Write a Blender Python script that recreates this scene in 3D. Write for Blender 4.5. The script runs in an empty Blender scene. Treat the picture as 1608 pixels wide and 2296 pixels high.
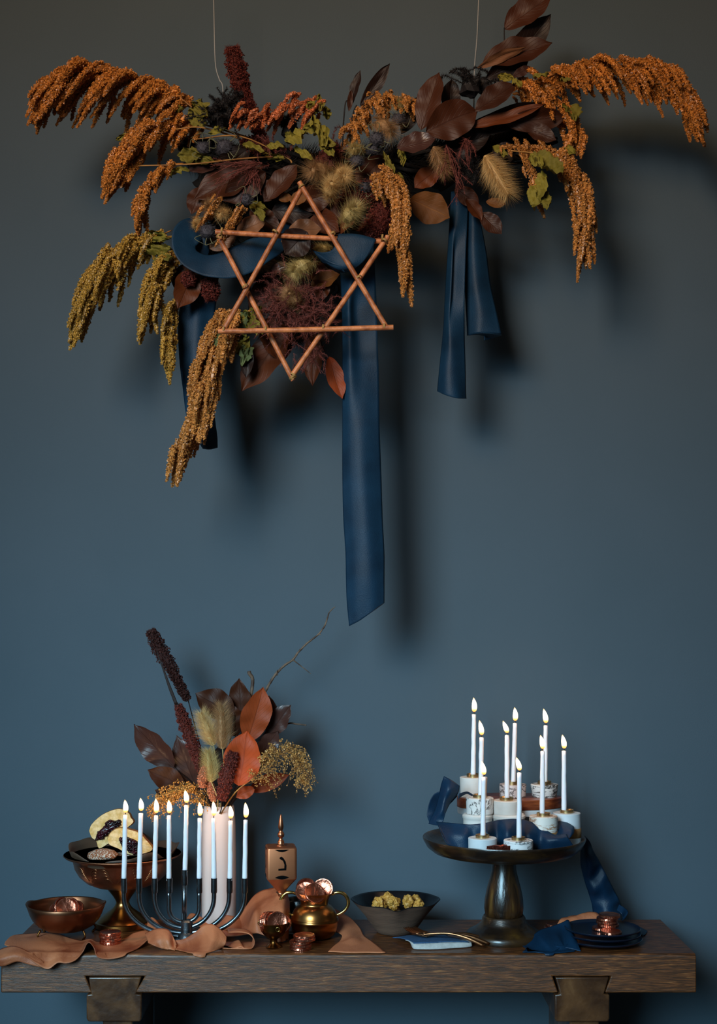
import bpy, bmesh, math, random
import numpy as np
from mathutils import Vector, Matrix, Quaternion, noise
random.seed(7); RNG = np.random.default_rng(7)
PI = math.pi
SC = bpy.context.scene
COL = SC.collection
# ---------------------------------------------------------------- camera
FPX, U0, V0, CAMY, CAMZ = 3100.0, 785.0, 1380.0, -2.38, 1.333
IW, IH = 1608.0, 2296.0
cd = bpy.data.cameras.new('camera'); cam = bpy.data.objects.new('camera', cd); COL.objects.link(cam)
cam.location = (0, CAMY, CAMZ); cam.rotation_euler = (PI/2, 0, 0)
cd.sensor_fit = 'VERTICAL'; cd.sensor_height = 36.0; cd.lens = FPX/IH*36.0
cd.shift_x = (IW/2-U0)/IH; cd.shift_y = (V0-IH/2)/IH
cd.clip_start = 0.05
SC.camera = cam
# ---------------------------------------------------------------- world, lights, exposure
SC.view_settings.view_transform = 'Standard'; SC.view_settings.look = 'None'
SC.view_settings.exposure = 0.0; SC.view_settings.gamma = 1.0
SC.view_settings.use_curve_mapping = False
SC.cycles.use_denoising = True
SC.cycles.max_bounces = 6
SC.cycles.sample_clamp_indirect = 4.0
w = bpy.data.worlds.new('world'); SC.world = w; w.use_nodes = True
w.node_tree.nodes['Background'].inputs[0].default_value = (0.80, 0.80, 0.78, 1)
w.node_tree.nodes['Background'].inputs[1].default_value = 0.05
def area(name, loc, target, size, power, col, spread=PI, sy=None):
    l = bpy.data.lights.new(name, 'AREA'); l.energy = power; l.color = col; l.size = size
    if sy: l.shape = 'RECTANGLE'; l.size_y = sy
    l.spread = spread
    o = bpy.data.objects.new(name, l); COL.objects.link(o); o.location = loc
    o.rotation_euler = (Vector(target)-Vector(loc)).to_track_quat('-Z', 'Y').to_euler()
    return o
area('warm_key_light', (-1.25, -3.0, 3.05), (0.1, 0.3, 2.35), 1.2, 9.0, (1.0, 0.60, 0.31), spread=math.radians(54), sy=1.2)  # added warm softbox, tints the upper wall and garland
area('window_light', (-1.35, -3.1, 2.10), (0.05, 0.3, 0.62), 1.35, 17.7, (0.44, 0.79, 1.0), spread=math.radians(50), sy=1.7)

# ---------------------------------------------------------------- helpers
def W(u, v, y):
    d = y-CAMY
    return Vector(((u-U0)*d/FPX, y, CAMZ-(v-V0)*d/FPX))
def mpp(y): return (y-CAMY)/FPX
TZ = 0.75
def s2l(x): return x/12.92 if x <= 0.04045 else ((x+0.055)/1.055)**2.4
def hexc(h):
    h = h.lstrip('#'); return tuple(s2l(int(h[i:i+2], 16)/255) for i in (0, 2, 4))+(1,)
MATS = {}
def mat(name, col, rough=.5, metal=0., col2=None, scale=20., stretch=(1,1,1), lo=.38, hi=.62, bump=0., bscale=None,
        spec=.5, sss=0., coat=0., sheen=0., objrand=0., island=0., detail=4., distort=0., col3=None, emit=0., rot=(0,0,0)):
    m = bpy.data.materials.new(name); m.use_nodes = True; nt = m.node_tree; N = nt.nodes; L = nt.links
    b = N['Principled BSDF']
    b.inputs['Roughness'].default_value = rough; b.inputs['Metallic'].default_value = metal
    b.inputs['Specular IOR Level'].default_value = spec
    b.inputs['Coat Weight'].default_value = coat; b.inputs['Coat Roughness'].default_value = .15
    b.inputs['Sheen Weight'].default_value = sheen
    c1 = hexc(col) if isinstance(col, str) else tuple(col)+(1,)
    b.inputs['Base Color'].default_value = c1
    if sss:
        b.inputs['Subsurface Weight'].default_value = sss; b.inputs['Subsurface Radius'].default_value = (.9,.55,.35)
        b.inputs['Subsurface Scale'].default_value = .008
    tc = N.new('ShaderNodeTexCoord'); mp = N.new('ShaderNodeMapping'); mp.inputs['Scale'].default_value = stretch
    mp.inputs['Rotation'].default_value = rot
    L.new(tc.outputs['Object'], mp.inputs['Vector'])
    out = None
    if col2 is not None:
        nz = N.new('ShaderNodeTexNoise'); nz.inputs['Scale'].default_value = scale; nz.inputs['Detail'].default_value = detail
        nz.inputs['Distortion'].default_value = distort
        L.new(mp.outputs[0], nz.inputs['Vector'])
        cr = N.new('ShaderNodeValToRGB'); cr.color_ramp.elements[0].position = lo; cr.color_ramp.elements[1].position = hi
        cr.color_ramp.elements[0].color = c1
        cr.color_ramp.elements[1].color = hexc(col2) if isinstance(col2, str) else tuple(col2)+(1,)
        if col3:
            e = cr.color_ramp.elements.new(min(1, hi+.12)); e.color = hexc(col3)
        L.new(nz.outputs['Fac'], cr.inputs[0]); out = cr.outputs[0]
    if objrand or island:
        hs = N.new('ShaderNodeHueSaturation')
        if out: L.new(out, hs.inputs['Color'])
        else: hs.inputs['Color'].default_value = c1
        mr = N.new('ShaderNodeMapRange')
        if island:
            g = N.new('ShaderNodeNewGeometry'); L.new(g.outputs['Random Per Island'], mr.inputs[0]); a = island
        else:
            g = N.new('ShaderNodeObjectInfo'); L.new(g.outputs['Random'], mr.inputs[0]); a = objrand
        mr.inputs[3].default_value = 1-a; mr.inputs[4].default_value = 1+a
        L.new(mr.outputs[0], hs.inputs['Value']); out = hs.outputs[0]
    if out: L.new(out, b.inputs['Base Color'])
    if bump:
        nb = N.new('ShaderNodeTexNoise'); nb.inputs['Scale'].default_value = bscale or scale*3; nb.inputs['Detail'].default_value = 5
        L.new(mp.outputs[0], nb.inputs['Vector'])
        bp = N.new('ShaderNodeBump'); bp.inputs['Strength'].default_value = bump; bp.inputs['Distance'].default_value = .002
        L.new(nb.outputs['Fac'], bp.inputs['Height']); L.new(bp.outputs[0], b.inputs['Normal'])
    if emit:
        b.inputs['Emission Color'].default_value = c1; b.inputs['Emission Strength'].default_value = emit
    MATS[name] = m
    return m
def leafmat(name, front, back, vein, rough=.38, nv=9.):
    m = bpy.data.materials.new(name); m.use_nodes = True; nt = m.node_tree; N = nt.nodes; L = nt.links
    b = N['Principled BSDF']; b.inputs['Roughness'].default_value = rough+.12; b.inputs['Specular IOR Level'].default_value = .28
    def math_(op, a, bb=None):
        n = N.new('ShaderNodeMath'); n.operation = op
        for i, x in enumerate((a, bb)):
            if x is None: continue
            if isinstance(x, (int, float)): n.inputs[i].default_value = x
            else: L.new(x, n.inputs[i])
        return n.outputs[0]
    uv = N.new('ShaderNodeTexCoord'); sp = N.new('ShaderNodeSeparateXYZ'); L.new(uv.outputs['UV'], sp.inputs[0])
    au = math_('ABSOLUTE', math_('SUBTRACT', sp.outputs[0], .5))
    ph = math_('SUBTRACT', math_('MULTIPLY', sp.outputs[1], nv), math_('MULTIPLY', au, 7.0))
    fr = math_('ABSOLUTE', math_('SUBTRACT', math_('FRACT', ph), .5))
    lat = math_('MAXIMUM', math_('SUBTRACT', 1.0, math_('MULTIPLY', fr, 11.0)), 0.0)
    mid = math_('MAXIMUM', math_('SUBTRACT', 1.0, math_('MULTIPLY', au, 28.0)), 0.0)
    v = math_('MAXIMUM', math_('MULTIPLY', lat, .45), mid)
    nz = N.new('ShaderNodeTexNoise'); nz.inputs['Scale'].default_value = 22; nz.inputs['Detail'].default_value = 4
    oi = N.new('ShaderNodeObjectInfo'); off = N.new('ShaderNodeVectorMath'); off.operation = 'ADD'
    L.new(uv.outputs['Object'], off.inputs[0]); L.new(oi.outputs['Location'], off.inputs[1]); L.new(off.outputs[0], nz.inputs['Vector'])
    g = N.new('ShaderNodeNewGeometry')
    m1 = N.new('ShaderNodeMixRGB'); L.new(g.outputs['Backfacing'], m1.inputs[0]); m1.inputs[1].default_value = hexc(front); m1.inputs[2].default_value = hexc(back)
    m2 = N.new('ShaderNodeMixRGB'); L.new(math_('MULTIPLY', v, .42), m2.inputs[0]); L.new(m1.outputs[0], m2.inputs[1]); m2.inputs[2].default_value = hexc(vein)
    hs = N.new('ShaderNodeHueSaturation'); L.new(m2.outputs[0], hs.inputs['Color'])
    val = math_('ADD', math_('ADD', .5, math_('MULTIPLY', nz.outputs['Fac'], .6)), math_('MULTIPLY', oi.outputs['Random'], .45))
    L.new(val, hs.inputs['Value']); L.new(hs.outputs[0], b.inputs['Base Color'])
    bp = N.new('ShaderNodeBump'); bp.inputs['Strength'].default_value = .35; bp.inputs['Distance'].default_value = .0012
    h = math_('ADD', math_('MULTIPLY', v, -1.0), math_('MULTIPLY', nz.outputs['Fac'], .8))
    L.new(h, bp.inputs['Height']); L.new(bp.outputs[0], b.inputs['Normal'])
    MATS[name] = m; return m

BASE = {}    # object -> world position of its root
def link(o):
    COL.objects.link(o); return o
def thing(name, loc, label, cat, group=None):
    o = bpy.data.objects.new(name, None); o.empty_display_size = .02; link(o); o.location = loc; BASE[o.name] = Vector(loc)
    o['label'] = label; o['category'] = cat
    if group: o['group'] = group
    return o
def mk(name, verts, faces, m, parent=None, smooth=True, label=None, uvs=None, origin=None, tag=None, thick=0., bevel=0., sub=0):
    """one mesh object from world-space verts; with a parent it is expressed from that thing's base"""
    V = np.asarray([tuple(p) for p in verts] if not isinstance(verts, np.ndarray) else verts, dtype=np.float64).reshape(-1, 3)
    if parent is not None: org = BASE[parent.name]
    elif origin is not None: org = Vector(origin)
    else: org = Vector(((V[:,0].min()+V[:,0].max())/2, (V[:,1].min()+V[:,1].max())/2, V[:,2].min()))
    V = V-np.array(org)
    me = bpy.data.meshes.new(name)
    me.from_pydata(V.tolist(), [], faces if isinstance(faces, list) else faces.tolist())
    if uvs is not None:
        ul = me.uv_layers.new(name='uv'); li = np.empty(len(me.loops), dtype=np.int32); me.loops.foreach_get('vertex_index', li)
        ul.data.foreach_set('uv', np.asarray(uvs, dtype=np.float32)[li].ravel())
    assert not faces or max(max(f) for f in faces) < len(V), name
    me.update()
    if smooth: me.polygons.foreach_set('use_smooth', np.ones(len(me.polygons), dtype=bool))
    me.materials.append(m)
    o = bpy.data.objects.new(name, me); link(o)
    if parent is not None: o.parent = parent
    else: o.location = org
    BASE[o.name] = org
    if thick:
        md = o.modifiers.new('solid', 'SOLIDIFY'); md.thickness = thick; md.offset = 0
    if bevel:
        md = o.modifiers.new('bevel', 'BEVEL'); md.width = bevel; md.segments = 3; md.limit_method = 'ANGLE'; md.angle_limit = .6
    if sub:
        md = o.modifiers.new('sub', 'SUBSURF'); md.levels = sub; md.render_levels = sub
    if label: o['label'] = label
    if tag: o['label'], o['category'] = tag[0], tag[1]
    if tag and len(tag) > 2 and tag[2]: o['group'] = tag[2]
    return o
class G:   # mesh gatherer
    def __init__(s): s.v = []; s.f = []; s.n = 0; s.uv = []
    def add(s, v, f, uv=None):
        v = np.asarray([tuple(p) for p in v] if not isinstance(v, np.ndarray) else v, dtype=float)
        s.v.append(v); s.f += [[i+s.n for i in q] for q in f]; s.n += len(v)
        s.uv.append(np.asarray(uv, dtype=float) if uv is not None else np.zeros((len(v), 2)))
        return s
    def mk(s, name, m, parent=None, **k):
        return mk(name, np.concatenate(s.v), s.f, m, parent, uvs=np.concatenate(s.uv), **k)
def cr(pts, n):
    """Catmull-Rom resample of points (any dimension) to n samples"""
    P = np.asarray([tuple(p) for p in pts], dtype=float)
    if len(P) == 1: return np.repeat(P, n, 0)
    if len(P) == 2: t = np.linspace(0, 1, n)[:, None]; return P[0]*(1-t)+P[1]*t
    Q = np.vstack([2*P[0]-P[1], P, 2*P[-1]-P[-2]]); out = []
    for x in np.linspace(0, len(P)-1, n):
        i = min(int(x), len(P)-2); t = x-i; p0, p1, p2, p3 = Q[i:i+4]
        out.append(.5*((2*p1)+(-p0+p2)*t+(2*p0-5*p1+4*p2-p3)*t*t+(-p0+3*p1-3*p2+p3)*t**3))
    return np.array(out)
def grid_faces(nr, nc, wrap=False):
    f = []
    for i in range(nr-1):
        for j in range(nc if wrap else nc-1):
            k = (j+1) % nc
            f.append([i*nc+j, i*nc+k, (i+1)*nc+k, (i+1)*nc+j])
    return f
def loft(rows, nr, nc, px=True, wob=0., ws=30., zs=1.):
    R = [cr([W(*p) if px else p for p in r], nc) for r in rows]
    R = np.array(R); P = np.stack([cr(R[:, j], nr) for j in range(nc)], axis=1).reshape(-1, 3)
    if wob:
        for k in range(len(P)):
            q = P[k]; P[k, 1] += wob*noise.noise(Vector((q[0]*ws, 1.3, q[2]*ws*zs)))
    uv = [(j/(nc-1), i/(nr-1)) for i in range(nr) for j in range(nc)]
    return P, grid_faces(nr, nc), uv
def tube(pts, rad, seg=8, n=None, cap=True):
    P = cr(pts, n) if n else np.asarray([tuple(p) for p in pts], dtype=float)
    m = len(P); rr = np.interp(np.linspace(0, 1, m), np.linspace(0, 1, len(rad)), rad) if hasattr(rad, '__len__') else np.full(m, rad)
    T = np.gradient(P, axis=0); T /= np.linalg.norm(T, axis=1)[:, None]+1e-12
    nrm = Vector(T[0]).orthogonal().normalized(); V = []
    for i in range(m):
        t = Vector(T[i]); nrm = (nrm-t*nrm.dot(t)).normalized(); bn = t.cross(nrm)
        for k in range(seg):
            a = 2*PI*k/seg; V.append(Vector(P[i])+(nrm*math.cos(a)+bn*math.sin(a))*rr[i])
    F = [[q[0], q[3], q[2], q[1]] for q in grid_faces(m, seg, True)]
    F = grid_faces(m, seg, True)
    if cap: F += [list(range(seg))[::-1], [(m-1)*seg+k for k in range(seg)]]
    return [tuple(v) for v in V], F
def lathe(c, prof, seg=48, fn=None):
    """prof: list of (radius, z) world; c: (x, y)"""
    V = []; F = []
    for r, z in prof:
        for k in range(seg):
            a = 2*PI*k/seg; rr, zz = (r, z) if fn is None else fn(a, r, z)
            V.append((c[0]+rr*math.cos(a), c[1]+rr*math.sin(a), zz))
    F = grid_faces(len(prof), seg, True)
    if prof[0][0] > 1e-6: F.append(list(range(seg))[::-1])
    if prof[-1][0] > 1e-6: F.append([(len(prof)-1)*seg+k for k in range(seg)])
    return V, F
def lp(u, y, prof, seg=48, fn=None, sm=0):
    """lathe from silhouette pixels (half width, v) read at the axis depth y"""
    c = W(u, V0, y); k = mpp(y); pr = [(h*k, CAMZ-(v-V0)*k) for h, v in prof]
    if sm: pr = [tuple(p) for p in cr(pr, sm)]
    return lathe((c.x, y), pr, seg, fn)
def prism(poly, y0, y1, ny=2):
    """polygon of (x,z) extruded from y0 to y1"""
    n = len(poly); V = []; F = []
    for i in range(ny):
        y = y0+(y1-y0)*i/(ny-1); V += [(x, y, z) for x, z in poly]
    for i in range(ny-1):
        for k in range(n): F.append([i*n+k, i*n+(k+1) % n, (i+1)*n+(k+1) % n, (i+1)*n+k])
    F.append(list(range(n))[::-1]); F.append([(ny-1)*n+k for k in range(n)])
    return V, F
def fixn(o):
    bm = bmesh.new(); bm.from_mesh(o.data); bmesh.ops.recalc_face_normals(bm, faces=bm.faces); bm.to_mesh(o.data); bm.free(); return o
def autosmooth(o, ang=.6):
    me = o.data; me.set_sharp_from_angle(angle=ang); return o
def blob(c, r, seed, amp=.25, fr=1.6, lev=3, sq=(1,1,1)):
    bm = bmesh.new(); bmesh.ops.create_icosphere(bm, subdivisions=lev, radius=1)
    V = []
    for v in bm.verts:
        d = 1+amp*noise.noise(v.co*fr+Vector((seed*3.1, seed*1.7, 0)))*1.6+amp*.5*noise.noise(v.co*fr*2.7+Vector((seed, 0, 9)))
        V.append((c[0]+v.co.x*d*r*sq[0], c[1]+v.co.y*d*r*sq[1], c[2]+v.co.z*d*r*sq[2]))
    F = [[x.index for x in f.verts] for f in bm.faces]; bm.free(); return V, F
# ---------------------------------------------------------------- materials
mat('wall_paint', (0.056,0.086,0.110), .9, col2=(0.064,0.094,0.120), scale=3.5, bump=.25, bscale=420, lo=.3, hi=.7)
mat('floor_wood', '#2a211b', .6, col2='#3a2d22', scale=8, stretch=(1,12,1))
def woodmat(name, c1, c2, c3, stretch, rough=.42, sc=9., coat=.25, bump=.5):
    m = mat(name, c1, rough, col2=c2, scale=sc, stretch=stretch, lo=.42, hi=.62, bump=bump, bscale=sc*4, coat=coat, detail=8, distort=.6, col3=c3)
    return m
woodmat('table_wood', '#40210a', '#723e1a', '#a46a38', (1.6, 14, 24), sc=22, rough=.42, coat=.2, bump=.3)
woodmat('end_grain', '#3c2212', '#603c22', '#7a5232', (2, 2, 2), sc=9, rough=.35, coat=.4, bump=.4)
woodmat('stand_wood', '#180e07', '#402812', '#6e5024', (9, 9, 1.4), sc=7, rough=.32, coat=.45, bump=.4)
woodmat('tray_wood', '#1a100a', '#3a2510', '#5c4018', (2, 2, 5), sc=9, rough=.35, coat=.4, bump=.4)
woodmat('riser_wood', '#5a2410', '#8a4520', '#a05a2c', (2, 6, 14), sc=7, rough=.4, coat=.2, bump=.3)
mat('stick_wood', '#95532e', .5, col2='#cc7e4c', scale=60, stretch=(1,1,1), bump=.4, bscale=260, objrand=.12)
mat('twine', '#b08a50', .8)
def cloth(name, c, c2, rough=.62, sheen=.0, sc=14.):
    m = mat(name, c, rough, col2=c2, scale=sc, lo=.3, hi=.7, bump=.25, bscale=500, sheen=sheen, spec=.25); return m
cloth('navy_silk', '#0a2336', '#14364e', rough=.55)
cloth('navy_satin', '#092136', '#10304a', rough=.42)
mat('rust_suede', '#7e3a20', .5, col2='#bc704a', scale=9, lo=.32, hi=.55, bump=.3, bscale=350,  spec=.3, distort=1.2)
cloth('denim', '#2c4664', '#3a587a', rough=.9, sc=200)
cloth('linen_white', '#a8a4a0', '#bcb8b4', rough=.9, sc=200)
mat('copper', '#c08860', .36, 1., col2='#94603e', scale=12, bump=.08, bscale=60)
mat('copper_dark', '#b47a5a', .36, 1., col2='#744830', scale=9, bump=.1, bscale=50, lo=.3, hi=.7)
mat('copper_engraved', '#c4886a', .4, 1., col2='#8e5c42', scale=14, bump=.25, bscale=70, lo=.35, hi=.6)
mat('brass', '#c08a50', .28, 1., col2='#8a5528', scale=8, bump=.04, bscale=40)
mat('brass_gold', '#b59455', .24, 1.)
mat('brass_pale', '#c8a878', .3, 1.)
mat('old_bronze', '#7a5228', .3, 1., col2='#5a3518', scale=20)
mat('foil', '#e08c70', .3, 1., col2='#c4745a', scale=90, bump=.4, bscale=200)
mat('choc_foil', '#8a4638', .28, 1., bump=.6, bscale=160)
mat('iron', '#6a7278', .27, 1., bump=.1, bscale=160, col2='#7e868c', scale=40)
mat('pewter', '#8a9298', .3, 1., bump=.5, bscale=90)
mat('hole_shade', '#050505', .8, spec=.05)  # black stands in for the shade inside the spinning top's openings
mat('wax', '#eeeaee', .5, sss=.35, spec=.35)
mat('wick', '#0c0a09', .9)
mat('glaze_white', '#f6dcd2', .28, spec=.5, coat=.4)
mat('plaster', '#d8d2cc', .55, col2='#ccc4bc', scale=30)
mat('plaster_cool', '#cfd4d8', .55, col2='#c2c8cc', scale=30)
def marble(name, base, vein, sc, st, lo=.46, hi=.5):
    """poured stone: irregular thin streaks of a second colour"""
    m = mat(name, base, .5); nt = m.node_tree; N = nt.nodes; L = nt.links; b = N['Principled BSDF']
    tc = N.new('ShaderNodeTexCoord'); mp = N.new('ShaderNodeMapping'); mp.inputs['Scale'].default_value = st
    L.new(tc.outputs['Object'], mp.inputs[0])
    nz = N.new('ShaderNodeTexNoise'); nz.inputs['Scale'].default_value = sc; nz.inputs['Detail'].default_value = 7; nz.inputs['Roughness'].default_value = .65
    nz.inputs['Distortion'].default_value = .5
    L.new(mp.outputs[0], nz.inputs[0]); r = N.new('ShaderNodeValToRGB')
    e = r.color_ramp.elements; w_ = (hi-lo)
    e[0].position = lo-w_; e[0].color = hexc(base); e[1].position = lo; e[1].color = hexc(vein)
    x = e.new(hi); x.color = hexc(vein); x = e.new(hi+w_*.5); x.color = hexc(base)
    L.new(nz.outputs['Fac'], r.inputs[0]); L.new(r.outputs[0], b.inputs['Base Color']); return m
marble('stone_black', '#dcd8d4', '#15171a', 26, (.7,.7,3.2), .485, .51)
marble('stone_speck', '#d8c8c4', '#281616', 60, (.8,.8,1.4), .47, .50)
marble('stone_swirl', '#d8d4d0', '#2a2020', 34, (1,1,1), .490, .503)
marble('stone_rust', '#dcd6ce', '#a06a3c', 30, (.7,.7,3.4), .485, .505)
marble('stone_grey', '#e0dede', '#26282c', 24, (.7,.7,3.2), .49, .503)
mat('cork', '#a07848', .8, col2='#86603a', scale=120)
mat('stoneware', '#664a3a', .8, col2='#563e30', scale=18, stretch=(1,1,6), bump=.3, bscale=120)
mat('navy_glaze', '#05060b', .3, coat=.2)
mat('plate_glaze', '#0c1626', .3, coat=.5, spec=.6)
mat('plate_clay', '#8a8680', .7)
mat('pastry', '#cc9442', .55, col2='#a06a24', scale=60, bump=.6, bscale=160, lo=.35, hi=.6, objrand=.12)
mat('dough', '#f6cc94', .8, col2='#d8a860', scale=90, bump=.6, bscale=280)
mat('crust', '#8a5024', .7, col2='#b07a3c', scale=40, bump=.5, bscale=200)
mat('sugar', '#8a4a22', .8, col2='#c8b8a8', scale=400, lo=.5, hi=.55, bump=.8, bscale=500)
mat('jam', '#12050a', .18, spec=.4, col2='#340a14', scale=90, lo=.45, hi=.6)
mat('matte_copper', '#cc8058', .42, .9, col2='#a86444', scale=10)
mat('paper_brown', '#58402f', .6, col2='#483426', scale=12)
mat('amaranth_rust', '#b4712f', .42, island=.55, objrand=0)
mat('amaranth_red', '#b46238', .45, island=.5)
mat('amaranth_ochre', '#b47634', .45, island=.55)
mat('amaranth_olive', '#a88034', .45, island=.55)
mat('amaranth_brown', '#b4783a', .42, island=.55)
mat('amaranth_core', '#3a1a0a', .9)
mat('straw_stem', '#a8783a', .6, col2='#8a5a28', scale=40)
mat('grass_hair', '#d0ac70', .6, island=.25)
mat('grass_hair_green', '#baa468', .6, island=.25)
mat('grass_hair_tan', '#a07a50', .6, island=.25)
mat('millet_dark', '#38120c', .8, island=.5)
mat('millet_red', '#5c1c10', .8, island=.5)
mat('millet_pink', '#b06a48', .7, island=.3)
mat('astilbe', '#6c342c', .8, island=.35)
mat('needle_black', '#120d10', .7, island=.4)
mat('thistle', '#3c3a42', .8, island=.5)
mat('thistle_bract', '#66664a', .7)
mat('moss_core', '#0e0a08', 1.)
mat('sorghum', '#c88a3e', .5, island=.45)
mat('sorghum_green', '#bc8848', .5, island=.45)
mat('twig', '#3e2c22', .7, col2='#705a48', scale=60, bump=.5, bscale=200)
mat('wire', '#868a8c', .5)
leafmat('leaf_brown', '#3c1c0c', '#5c3018', '#260f07')
leafmat('leaf_dark', '#1e0f0a', '#2e1a0e', '#120806')
leafmat('leaf_rust', '#8a3a18', '#9a4c24', '#4a1a0c', rough=.42)
leafmat('leaf_umber', '#54270e', '#6a3a1c', '#2e1208', rough=.4)
leafmat('leaf_orange', '#a44018', '#8a4020', '#6a2410', rough=.42)
leafmat('leaf_purple', '#3e2620', '#4e3026', '#24120e', rough=.2)
leafmat('leaf_gold', '#623a14', '#7a5020', '#8a5a28', rough=.5)
leafmat('leaf_tan', '#6e4a32', '#7e583c', '#402616', rough=.34)
leafmat('leaf_green', '#746a24', '#827638', '#4e4618', rough=.6, nv=12.)
leafmat('leaf_sage', '#56613a', '#6a7048', '#7a805a', rough=.6, nv=12.)
def flame_mat():
    m = bpy.data.materials.new('flame'); m.use_nodes = True; nt = m.node_tree; N = nt.nodes; L = nt.links
    N.remove(N['Principled BSDF']); em = N.new('ShaderNodeEmission')
    tc = N.new('ShaderNodeTexCoord'); sp = N.new('ShaderNodeSeparateXYZ'); L.new(tc.outputs['UV'], sp.inputs[0])
    r = N.new('ShaderNodeValToRGB'); e = r.color_ramp.elements
    e[0].position = 0; e[0].color = (.16,.06,.02,1); e[1].position = 1; e[1].color = (1,.5,.16,1)
    for p, c in ((.16,(1,.42,.10,1)), (.32,(1,.82,.50,1)), (.72,(1,.90,.68,1)), (.92,(1,.62,.28,1))):
        x = e.new(p); x.color = c
    L.new(sp.outputs[1], r.inputs[0]); L.new(r.outputs[0], em.inputs[0]); em.inputs[1].default_value = 3.2
    L.new(em.outputs[0], N['Material Output'].inputs[0]); MATS['flame'] = m
flame_mat()
M = MATS
# ---------------------------------------------------------------- setting
WALL = 0.345
o = mk('wall_back', [(-3,WALL,0),(3,WALL,0),(3,WALL,3.6),(-3,WALL,3.6),(-3,WALL+.1,0),(3,WALL+.1,0),(3,WALL+.1,3.6),(-3,WALL+.1,3.6)],
       [[0,1,2,3],[5,4,7,6],[3,2,6,7],[4,0,3,7],[1,5,6,2],[4,5,1,0]], M['wall_paint'], smooth=False); o['kind'] = 'structure'
o = mk('floor', [(-3,-3.2,-.05),(3,-3.2,-.05),(3,WALL,-.05),(-3,WALL,-.05),(-3,-3.2,0),(3,-3.2,0),(3,WALL,0),(-3,WALL,0)],
       [[3,2,1,0],[4,5,6,7],[0,1,5,4],[2,3,7,6],[1,2,6,5],[3,0,4,7]], M['floor_wood'], smooth=False); o['kind'] = 'structure'
# ---------------------------------------------------------------- table
TD = 0.272
tb = thing('console_table', (0, TD/2, 0), 'narrow dark wooden console table with thick slab top and dovetailed legs', 'table')
def X(u, y=0.): return W(u, V0, y).x
def Z(v, y=0.): return W(U0, v, y).z
def outline():
    P = []; zb = Z(2226)
    P.append((X(2), zb))
    for (a, b, c, d) in ((207, 191, 325, 303), (1252, 1239, 1371, 1357)):
        P += [(X(a), zb), (X(b), Z(2189)), (X(c), Z(2189)), (X(d), zb)]
    P.append((X(1562), zb))
    n = 60
    for i in range(n+1):
        P.append((X(1562)+(X(2)-X(1562))*i/n, TZ))
    return P
poly = outline(); V, F = prism(poly, 0, TD, 8)
n = len(poly)
for i, (x, y, z) in enumerate(V):
    if i % n >= 10:
        e = noise.noise(Vector((x*9, 3, 0)))+.6*noise.noise(Vector((x*31, 7, 0)))
        if i < n: V[i] = (x, y+.0016*e+.002, z-.0035+.0012*e)
        elif i < 2*n: V[i] = (x, .006, z)
    
V2 = [(x, y, z) for x, y, z in V]
o = mk('tabletop', V2, F, M['table_wood'], tb, smooth=True, bevel=.0035); fixn(o); autosmooth(o, .5)
def leg(cx, tl, tr, nl, nr, bl, br):
    g = [(X(tl), Z(2191)), (X(nl), Z(2229)), (X(bl), Z(2230)), (X(bl), Z(2284)), (X(bl+4), Z(2291)), (X(br-4), Z(2291)), (X(br), Z(2284)),
         (X(br), Z(2230)), (X(nr), Z(2229)), (X(tr), Z(2191))]
    V, F = prism(g, -.001, TD-.004, 2)
    o = mk('leg', V, F, M['end_grain'], tb, smooth=True, bevel=.0025); fixn(o); autosmooth(o, .5)
    g2 = [(X(bl+35), Z(2280)), (X(br-22), Z(2280)), (X(br-22), .06), (X(bl+35), .06)]
    V, F = prism(g2, .006, TD-.012, 2)
    p = mk('leg_post', V, F, M['end_grain'], tb, smooth=False, bevel=.003); fixn(p)
    V, F = prism([(X(bl), .06), (X(br), .06), (X(br+6), 0), (X(bl-6), 0)], -.01, TD-.004, 2)
    p = mk('foot', V, F, M['end_grain'], tb, smooth=False, bevel=.003); fixn(p)
leg(263, 198, 317, 205, 305, 194, 318)
leg(1307, 1245, 1366, 1256, 1354, 1244, 1367)
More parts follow.
